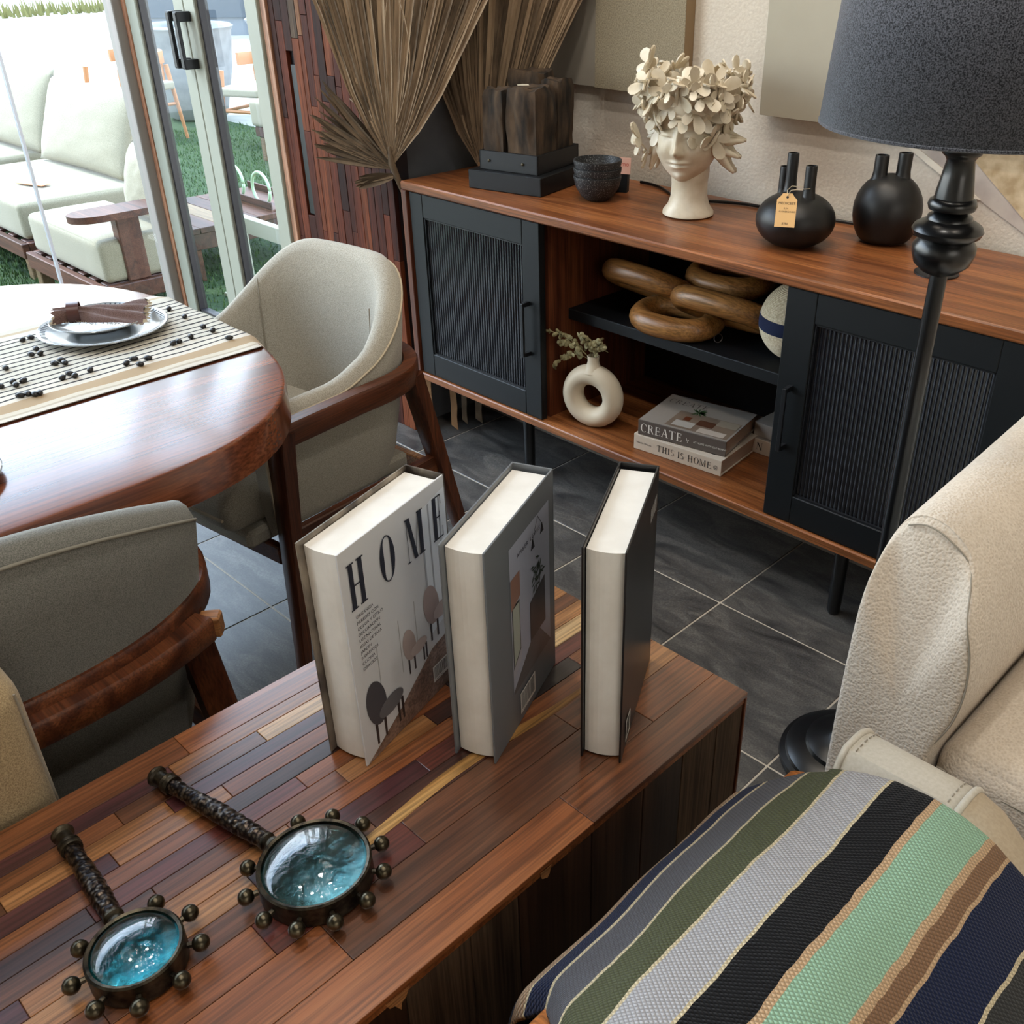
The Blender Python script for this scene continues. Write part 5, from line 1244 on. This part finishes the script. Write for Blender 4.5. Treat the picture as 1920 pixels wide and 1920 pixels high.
sp_ = [ctr + (Vector(p) - ctr) * .955 + Vector((0, -.012, 0)) for p in rs[2][6:15]]
def crom(P, n=6):
    o = []
    for i in range(len(P) - 1):
        a, b, c, d = P[max(0, i - 1)], P[i], P[i + 1], P[min(len(P) - 1, i + 2)]
        for k in range(n):
            u = k / n; o.append(.5 * ((2 * b) + (c - a) * u + (2 * a - 5 * b + 4 * c - d) * u * u + (3 * b - a - 3 * c + d) * u ** 3))
    return o + [P[-1]]
obj('arm_seam', MB().tube(crom(sp_), .0014, 6), m_stitch, bc, smooth=170)
soft('backrest', rbox(-.40, 1.82, .10, .42, 2.06, .86, .07, 6, .02), m_boucle, bc)
soft('seat_cushion', rbox(-.345, 1.135, .255, .40, 1.84, .475, .045, 6, .025), m_boucle, bc)
obj('cushion_seam', MB().tube([(-.335, 1.142, .43), (-.2, 1.136, .437), (.1, 1.136, .437), (.39, 1.142, .43)], .0022, 6), m_stitch, bc)
soft('seat_base', rbox(-.345, 1.15, .05, .40, 1.84, .25, .03, 5), m_boucle, bc)
soft('arm_right', rbox(.405, 1.10, .05, .58, 2.05, .70, .07, 6, .01), m_boucle, bc)
for lx, ly in ((-.42, 1.12), (.48, 1.16), (-.42, 1.98), (.48, 1.98)): obj('foot', MB().lathe([(.018, 0), (.02, .05)], 14, (lx, ly, 0)), m_satin, bc)

# ================================================================== LEATHER ARMCHAIR
lc = thing('leather_armchair', 'cream leather armchair with honey wood frame under the striped throw', 'armchair', (0, 0, 0))
def pad(x0, x1, y0, y1, z0, z1, r_):
    """arm pad extruded across x with rounded far end"""
    prof = [(y0, z0), (y0, z1)]
    for i in range(9):
        a = pi / 2 * i / 8; prof.append((y1 - r_ + r_ * sin(a), z1 - r_ + r_ * cos(a)))
    prof.append((y1, z0)); return prof
prof = [(-.25, .34), (-.25, .655), (.745, .655), (.770, .672), (.785, .705), (.795, .715)] + [(.870 - .055 + .055 * sin(pi / 2 * i / 8), .715 - .055 + .055 * cos(pi / 2 * i / 8)) for i in range(9)] + [(.870, .34)]
def slab(x0, x1, prof, b=.006):
    rows = []
    for x, ins in ((x0, b), (x0 + b * .4, b * .3), (x0 + b, 0), (x1 - b, 0), (x1 - b * .4, b * .3), (x1, b)):
        cy = sum(p[0] for p in prof) / len(prof); cz = sum(p[1] for p in prof) / len(prof)
        rows.append([(x, y - ins * (1 if y > cy else -1), z - ins * (1 if z > cz else -1)) for y, z in prof])
    mb = MB().grid(rows, False, True); n = len(prof); mb.f.append(tuple(range(n))); mb.f.append(tuple(5 * n + k for k in range(n))); return mb
obj('arm_pad', slab(-.335, -.203, prof), m_leather, lc, smooth=35)
rows = []
for x_, ins in ((-.203, .0), (-.196, .0005), (-.170, .006), (-.135, .022), (-.105, .048), (-.09, .085), (-.085, .14)):
    cy_, cz_ = .3, .45; rows.append([(x_, y - ins * .8 * (1 if y > cy_ else 0), max(.34, z - ins * (1 if z > cz_ else 0))) for y, z in prof])
mb = MB().grid(rows, False, True); mb.f.append(tuple(6 * len(prof) + k for k in range(len(prof))))
obj('arm_side', mb, m_leathershaded, lc, smooth=60)
for xx in (-.333, -.201):
    obj('piping', MB().tube([(xx, y, z) for y, z in prof[1:-1]] + [(xx, .870, .40)], .0042, 8), m_leather, lc, smooth=170)
for xx in (-.322, -.214):
    sm_ = MB()
    seq = prof[5:-1] + [(.871, .60)]
    L0 = [(Vector((xx, a[0], a[1])), Vector((xx, b[0], b[1]))) for a, b in zip(seq[:-1], seq[1:])]
    for a, b in L0:
        n_ = max(1, int((b - a).length / .0085))
        for k in range(n_):
            p0 = a + (b - a) * (k + .2) / n_; p1 = a + (b - a) * (k + .75) / n_; q = Vector((0, .0006, .0009)); sm_.tube([p0 + q, p1 + q], .0008, 4)
    obj('stitching', sm_, m_stitch, lc)
fr_ = [(-.25, .54), (-.25, .60), (.80, .60), (.838, .595), (.862, .575), (.872, .55), (.862, .52), (.838, .505), (.80, .50), (-.2, .50)]
obj('wood_frame', slab(-.418, -.340, fr_, .008), m_orangewood, lc, smooth=35)
for ly in (-.2, .80): obj('leg', MB().tube([(-.382, ly, .50), (-.39, ly, 0)], [1, .7], sq=(.025, .03)), m_orangewood, lc)
for ly in (-.2, .80): obj('leg', MB().tube([(.52, ly, .20), (.53, ly, 0)], [1, .7], sq=(.025, .03)), m_orangewood, lc)
soft('seat_cushion', rbox(-.190, -.25, .34, .55, .78, .55, .05, 6, .02), m_leather, lc)
obj('seat_frame', MB().box(-.38, -.25, .20, .55, .80, .335, .01), m_orangewood, lc)

# throw: profile measured across x, laid along y
PRF = [(-.440, .30), (-.462, .42), (-.470, .50), (-.464, .548), (-.452, .580), (-.430, .607), (-.405, .636), (-.367, .675), (-.330, .702), (-.295, .719), (-.262, .730), (-.225, .735), (-.190, .733), (-.155, .724), (-.120, .708), (-.080, .690), (-.03, .672), (.04, .650), (.12, .628), (.20, .610)]
cum = [0]
for a, b in zip(PRF[:-1], PRF[1:]): cum.append(cum[-1] + math.hypot(b[0] - a[0], b[1] - a[1]))
TOT = cum[-1]
def xl(x):
    for i in range(3, len(PRF) - 1):
        if PRF[i][0] <= x <= PRF[i + 1][0]: return (cum[i] + (cum[i + 1] - cum[i]) * (x - PRF[i][0]) / (PRF[i + 1][0] - PRF[i][0])) / TOT
def prp(u):
    s = u * TOT
    for i in range(len(PRF) - 1):
        if s <= cum[i + 1] + 1e-9:
            f = (s - cum[i]) / (cum[i + 1] - cum[i]); return (PRF[i][0] + f * (PRF[i + 1][0] - PRF[i][0]), PRF[i][1] + f * (PRF[i + 1][1] - PRF[i][1]))
    return PRF[-1]
navy, beige, cream, greyc, olive, silver, blk, peach, mint, tan, char = (26, 36, 66), (176, 146, 116), (218, 202, 166), (92, 92, 98), (84, 88, 62), (184, 182, 184), (15, 15, 18), (208, 174, 136), (160, 198, 168), (144, 110, 82), (56, 56, 54)
cw = .0046
bnd = [(0, navy), (xl(-.4585), beige), (xl(-.443), cream), (xl(-.443) + cw, navy), (xl(-.414), cream), (xl(-.414) + cw, greyc), (xl(-.367), cream), (xl(-.367) + cw, olive), (xl(-.321), cream), (xl(-.321) + cw, silver), (xl(-.268), cream), (xl(-.268) + cw, blk),
       (xl(-.220), peach), (xl(-.220) + cw * 1.0, mint), (xl(-.162), peach), (xl(-.162) + cw * 1.0, tan), (xl(-.140), peach), (xl(-.140) + cw * 1.0, navy), (xl(-.090), cream), (xl(-.09) + cw, char), (xl(-.035), cream), (xl(-.035) + cw, olive), (xl(.03), cream), (xl(.03) + cw, silver)]
t = NT('striped_throw'); tcn = t.node('ShaderNodeTexCoord'); sp = t.node('ShaderNodeSeparateXYZ'); t.link(tcn.outputs['UV'], sp.inputs[0])
mp = t.node('ShaderNodeMapping'); mp.inputs['Scale'].default_value = (9, 30, 1); t.link(tcn.outputs['UV'], mp.inputs[0])
nz = t.node('ShaderNodeTexNoise'); nz.inputs['Scale'].default_value = 1.0; nz.inputs['Detail'].default_value = 3; t.link(mp.outputs[0], nz.inputs['Vector'])
ad = t.node('ShaderNodeMath', operation='MULTIPLY_ADD'); ad.inputs[1].default_value = .006; t.link(nz.outputs[0], ad.inputs[0]); t.link(sp.outputs[0], ad.inputs[2])
sb_ = t.node('ShaderNodeMath', operation='SUBTRACT'); sb_.inputs[1].default_value = .003; t.link(ad.outputs[0], sb_.inputs[0])
r = ramp(t, sb_.outputs[0], bnd, 'CONSTANT')
# weave: staggered lozenges
mw = t.node('ShaderNodeMapping'); mw.inputs['Scale'].default_value = (TOT / .0068 , 1 / .0044, 1); t.link(tcn.outputs['UV'], mw.inputs[0])
s2 = t.node('ShaderNodeSeparateXYZ'); t.link(mw.outputs[0], s2.inputs[0])
def mth(op, a, b=None, c=None):
    m_ = t.node('ShaderNodeMath', operation=op)
    for i, q in enumerate((a, b, c)):
        if q is None: continue
        if isinstance(q, (int, float)): m_.inputs[i].default_value = q
        else: t.link(q, m_.inputs[i])
    return m_.outputs[0]
a1 = mth('SINE', mth('MULTIPLY', mth('ADD', s2.outputs[0], s2.outputs[1]), pi)); a2 = mth('SINE', mth('MULTIPLY', mth('SUBTRACT', s2.outputs[0], s2.outputs[1]), pi))
wv = mth('MULTIPLY', a1, a2); wv2 = mth('ABSOLUTE', wv)
rr = ramp(t, wv2, [(0.0, (120, 120, 120)), (.35, (235, 235, 235)), (1, (255, 255, 255))])
mx = t.node('ShaderNodeMix', data_type='RGBA', blend_type='MULTIPLY'); mx.inputs[0].default_value = .55; t.link(r.outputs[0], mx.inputs[6]); t.link(rr.outputs[0], mx.inputs[7])
t.link(mx.outputs[2], t.b.inputs['Base Color']); setp(t.b, rough=.9, sheen=.06, spec=.2); bump(t, wv2, .8, .0022); m_throw = t.m
th_ = thing('striped_throw', 'multicoloured striped woven throw draped over the leather armchair arm', 'throw', (0, 0, 0))
NU_, NV_ = 120, 80; rows = []; uv = []
for layer in (0, 1):
    rr_ = []
    for j in range(NV_ + 1):
        v_ = j / NV_; row = []
        for i in range(NU_ + 1):
            u = i / NU_; x, z = prp(u)
            y1 = .782 + .006 * sin(12 * u) - .10 * max(0, u - .62); y0 = .395 - .55 * max(0, u - .34) + .008 * sin(20 * u)
            y = y0 + (y1 - y0) * v_
            wob = .0035 * sin(9 * v_ + 5 * u) * sin(6 * u + 2) + .003 * sin(16 * v_ + 11 * u)
            drop = .020 * max(0, (v_ - .96) / .04) ** 2
            dnear = .03 * max(0, (.05 - v_) / .05) ** 2 if u < .5 else 0
            e = layer * -.0035
            row.append((x + (wob * .9 if u < .45 else 0) - (e if x < -.42 else 0), y, z + wob + e - drop - dnear + .014 * sin(pi * min(1, max(0, v_))) * (1 if u > .3 else .3)))
            uv.append((u, y))
        rr_.append(row)
    rows.append(rr_)
mb = MB(); mb.grid(rows[0]); mb.grid(rows[1]); n1 = (NU_ + 1) * (NV_ + 1)
for j in range(NV_): mb.f.append((j * (NU_ + 1), (j + 1) * (NU_ + 1), n1 + (j + 1) * (NU_ + 1), n1 + j * (NU_ + 1)))
for i in range(NU_): mb.f.append((i, i + 1, n1 + i + 1, n1 + i)); k = NV_ * (NU_ + 1); mb.f.append((k + i, n1 + k + i, n1 + k + i + 1, k + i + 1))
obj('cloth', mb, m_throw, th_, smooth=170, uvs=uv)

# ================================================================== OUTDOORS
GZ = -.125
def lounge(label, x0, x1, y0, y1, pillow, arm=False, group=None):
    s = thing('outdoor_sofa', label, 'sofa', ((x0 + x1) / 2, (y0 + y1) / 2, GZ))
    hx, hy = (x1 - x0) / 2 + .03, (y1 - y0) / 2 + .04
    fb = MB()
    obj('frame_rail', MB().box(-hx, -hy, .12, hx, -hy + .035, .20, .004), m_outwood, s); obj('frame_rail', MB().box(-hx, hy - .035, .12, hx, hy, .20, .004), m_outwood, s)
    for a in (-hx, hx - .035): obj('frame_rail', MB().box(a, -hy + .036, .12, a + .035, hy - .036, .20, .004), m_outwood, s)
    for k in range(7):
        xx = -hx + .07 + k * (2 * hx - .14) / 6; obj('seat_slat', MB().box(xx - .035, -hy + .036, .185, xx + .035, hy - .036, .203, .003), m_outwood2, s)
    for lx in (-hx + .04, hx - .04):
        for ly in (-hy + .05, hy - .05): obj('leg', MB().box(lx - .03, ly - .03, 0, lx + .03, ly + .03, .12, .004), m_outwood3, s)
    cu = soft('seat_cushion', rbox(-hx + .03, -hy + .04, .206, hx - .03, hy - .02, .395, .028, 5, .02), m_cushion, s)
    zc = .206 + .165
    pp = [(-hx + .036, -hy + .046, zc), (hx - .036, -hy + .046, zc), (hx - .036, hy - .026, zc), (-hx + .036, hy - .026, zc), (-hx + .036, -hy + .046, zc)]
    if not arm:
        for lx in (-hx + .18, 0.02, hx - .10): obj('back_post', MB().tube([(lx, hy + .02, .12), (lx, hy + .12, .60), (lx, hy + .15, .80)], [1, 1, .7], sq=(.035, .016)), m_outwood, s)
        obj('back_rail', MB().tube([(-hx + .05, hy + .09, .52), (hx - .05, hy + .09, .52)], 1, sq=(.018, .03)), m_outwood, s)
    if arm:
        obj('arm_post', MB().box(hx - .085, -hy + .14, .20, hx - .02, -hy + .25, .505, .006), m_outwood, s)
        poly = [(hx - .13, -hy + .34), (hx + .05, -hy + .34), (hx + .05, -hy + .06)] + [(hx - .04 + .09 * cos(a), -hy + .06 - .12 * sin(a)) for a in [pi * i / 10 for i in range(1, 10)]] + [(hx - .13, -hy + .06)]
        obj('armrest', MB().prism(poly, .505, .535), m_outwood, s, smooth=30)
    return s
def pillow(label, c, w_, h_, rz, tilt):
    p = thing('outdoor_pillow', label, 'pillow', c, rz, 'pillows on the outdoor sofas')
    N = 22
    mb = MB()
    for sg in (1, -1):
        rows = []
        for i in range(N + 1):
            row = []
            for j in range(N + 1):
                u, v_ = -1 + 2 * i / N, -1 + 2 * j / N
                f = (max(0, 1 - abs(u) ** 2.6) * max(0, 1 - abs(v_) ** 2.6)) ** .5
                x = u * w_ / 2 * (1 - .06 * (1 - abs(v_) ** 2) * 0 - .05 * (1 - v_ * v_) * abs(u)); z = v_ * h_ / 2 * (1 - .05 * (1 - u * u) * abs(v_))
                y = sg * (.085 * f + .006 * noise.noise(Vector((u * 4, v_ * 4, sg))) * f)
                row.append((x, y, z + h_ / 2))
            rows.append(row)
        mb.grid(rows)
    mb.xf(Matrix.Rotation(tilt, 4, 'X'))
    o = soft('pillow_cover', mb, m_cushion, p)
    ed = [(-w_ / 2, 0, 0)]; return p
lounge('outdoor lounge seat with rounded wooden armrest, nearest to the glass doors', -5.50, -4.66, 1.76, 2.16, None, True)
lounge('middle outdoor lounge seat with big square pillow', -6.86, -5.72, 1.80, 2.50, None)
lounge('farthest outdoor lounge seat at the left of the picture', -8.30, -7.08, 1.84, 2.50, None)
pillow('cream pillow on the middle outdoor seat, centre of the three', (-6.28, 2.385, GZ + .41), 1.06, .50, radians(3), radians(-22))
pillow('cream pillow on the farthest outdoor seat', (-7.42, 2.385, GZ + .41), 1.06, .52, radians(3), radians(-22))
pillow('cream pillow on the nearest outdoor seat, mostly hidden by the door post', (-4.87, 2.12, GZ + .41), .46, .34, radians(0), radians(-15))
o = obj('seat_tag', MB().box(-.10, -.03, 0, .10, .03, .003), m_orangetag, loc=(-6.05, 2.02, GZ + .420), rot=(0, 0, .35)); tag(o, 'orange paper label lying on the middle outdoor seat', 'label')
# low plank table
ot = thing('outdoor_table', 'low plank coffee table on the grass behind the glass doors', 'table', (-5.35, 2.72, GZ))
for k, (wd, mt) in enumerate(((0, m_outwood2), (0, m_outwood2), (0, m_outwood3), (0, m_outwood2), (0, m_outwood), (0, m_outwood3), (0, m_outwood))):
    y0 = -.41 + k * .116; obj('plank', MB().box(-.35, y0, .255, .35, y0 + .113, .285, .002), mt, ot)
for s in (-1, 1): obj('apron', MB().box(-.33, s * .37 - .012, .17, .33, s * .37 + .012, .254, .002), m_outwood2, ot); obj('apron', MB().box(s * .33 - .012, -.35, .17, s * .33 + .012, .35, .254, .002), m_outwood2, ot)
for lx in (-.30, .30):
    for ly in (-.33, .33): obj('leg', MB().box(lx - .03, ly - .03, 0, lx + .03, ly + .03, .17, .003), m_outwood, ot)
tr_ = thing('serving_tray', 'wooden tray with two pale green glass handles on the outdoor table', 'tray', (-5.33, 2.98, GZ + .2855))
obj('tray_floor', MB().box(-.30, -.11, 0, .30, .11, .012), m_outwood, tr_)
for s in (-1, 1): obj('tray_side', MB().box(-.30, s * .105 - .006, .012, .30, s * .105 + .006, .05, .002), m_outwood2, tr_)
for hx in (-.16, .12): obj('ring_handle', MB().tube([(hx + .09 * cos(a), -.05, .06 + .09 * sin(a) * 1.0 + .03) for a in [2 * pi * i / 30 for i in range(31)]], .009, 8), m_greenglass, tr_, smooth=170)
# white low rail bench
wb = thing('white_metal_bench', 'white metal bench frame crossing behind the right glass door', 'bench', (-4.18, 2.50, GZ))
obj('top_rail', MB().box(-.54, -.02, .315, .62, .02, .395, .003), m_alu, wb)
for lx in (-.52, .60): obj('leg', MB().box(lx - .02, -.02, 0, lx + .02, .02, .314, .003).box(lx - .02, -.15, 0, lx + .02, .15, .02, .003), m_alu, wb)
o = obj('white_cord', MB().tube([(-3.36, 2.02, 2.9), (-3.36, 2.02, GZ)], .0065, 8), plain('cord_white', (226, 230, 236), .4)); tag(o, 'thin white vertical cord hanging outside the right glass door', 'cord'); o.name = 'pull_rope'
# planters
def pot(label, x, y, s):
    p = thing('planter', label, 'planter', (x, y, GZ))
    obj('pot_body', MB().lathe([(.0, 0), (.24 * s, 0), (.30 * s, .03), (.42 * s, .45), (.47 * s, .80), (.50 * s, .84), (.47 * s, .86), (.43 * s, .83), (.40 * s, .70)], 40, cap=False), m_pot, p, smooth=50)
    obj('soil', MB().lathe([(.42 * s, .76), (0, .78)], 30, cap=False), m_soil, p)
    tk = obj('trunk', MB().tube([(0, 0, .75), (.03, .02, 1.3), (-.02, .05, 2.1)], [.03, .025, .015], 8), m_outwood3, p)
    rr = random.Random(int(x * -10)); mb = MB()
    for k in range(140):
        a = rr.uniform(0, 6.28); e = rr.uniform(-.3, 1.2); c = Vector((0, .05, 1.7 + rr.uniform(0, .4))); d = Vector((cos(a) * cos(e), sin(a) * cos(e), sin(e))) * rr.uniform(.2, .7); n_ = d.cross(Vector((0, 0, 1))).normalized() * .03
        mb.add([c + d * .3, c + d * .7 + n_, c + d, c + d * .7 - n_], [(0, 1, 2, 3)])
    obj('foliage', mb, m_green, p, kind='stuff')
pot('big white round planter seen through the left glass door', -10.05, 5.10, .93)
pot('big white round planter seen through the right glass door', -10.15, 6.35, .93)
# outdoor chairs
def ochair(label, x, y, rz, mseat, mw_, s=1.0):
    c = thing('outdoor_chair', label, 'chair', (x, y, GZ), rz)
    for lx in (-.26, .26):
        for ly in (-.26, .26): obj('leg', MB().tube([(lx * .9, ly * .9, .62), (lx * 1.08, ly * 1.1, 0)], [.022, .014], 8), mw_, c, smooth=60)
    obj('stretcher', MB().tube([(-.25, -.25, .30), (.25, -.25, .30)], .014, 8), mw_, c); obj('stretcher', MB().tube([(-.25, -.25, .30), (-.25, .25, .30)], .014, 8), mw_, c); obj('stretcher', MB().tube([(.25, -.25, .30), (.25, .25, .30)], .014, 8), mw_, c)
    soft('seat', rbox(-.28, -.28, .42, .28, .26, .49, .02, 4, .01), mseat, c)
    obj('backrest', MB().tube([(.27 * cos(a), .05 + .27 * sin(a), .68) for a in [pi * i / 12 for i in range(13)]], 1, sq=(.015, .05)), mw_, c, smooth=60)
    for a in (.2, .5, .8): obj('back_spindle', MB().tube([(.26 * cos(pi * a), .05 + .26 * sin(pi * a), .46), (.27 * cos(pi * a), .05 + .27 * sin(pi * a), .66)], .010, 8), mw_, c)
    return c
m_beech = plain('beech', (176, 120, 78), .5)
ochair('wooden outdoor chair with white seat behind the left glass door', -9.30, 4.12, .2, m_cushion, m_beech)
ochair('wooden outdoor chair with white seat behind the right glass door', -8.25, 4.82, .4, m_cushion, m_beech)
ochair('orange painted outdoor chair beyond the right glass door', -9.2, 6.0, -.4, m_yellow, m_yellow)
of = thing('outdoor_footstool', 'white outdoor footstool on wooden legs near the right door frame', 'stool', (-7.40, 4.72, GZ), .1)
soft('cushion', rbox(-.35, -.35, .27, .35, .35, .47, .03, 5, .02), m_cushion, of); obj('frame', MB().box(-.33, -.33, .19, .33, .33, .268, .006), m_outwood2, of)
for lx in (-.28, .28):
    for ly in (-.28, .28): obj('leg', MB().box(lx - .03, ly - .03, 0, lx + .03, ly + .03, .19, .004), m_outwood3, of)
# distant dark facade and hedge strip seen at the very top through the doors
bl = thing('storefront', 'grey shop front far behind the glass doors', 'building', (-16.5, 12.5, -.14), radians(50))
obj('wall', MB().box(-5, 0, 0, 5, .4, 4), plain('facade', (96, 104, 112), .7), bl)
for k in range(4):
    f = obj('window', MB().box(-4.6 + 2.3 * k, -.04, .3, -2.6 + 2.3 * k, -.001, 2.6), plain('win', (60, 70, 80), .15), bl)
hd = thing('verge', 'dry yellow planted verge across the bright pavement', 'plants', (-26.5, 10.0, -.14), radians(10)); mb = MB(); rr = random.Random(3)
for k in range(900):
    x, y = rr.uniform(-.8, .8), rr.uniform(-6, 6); h = rr.uniform(.1, .35); mb.add([(x - .03, y, 0), (x + .03, y + .03, 0), (x + rr.uniform(-.1, .1), y, h)], [(0, 1, 2)])
obj('tufts', mb, plain('dry_green', (120, 118, 72), .9), hd, kind='stuff')
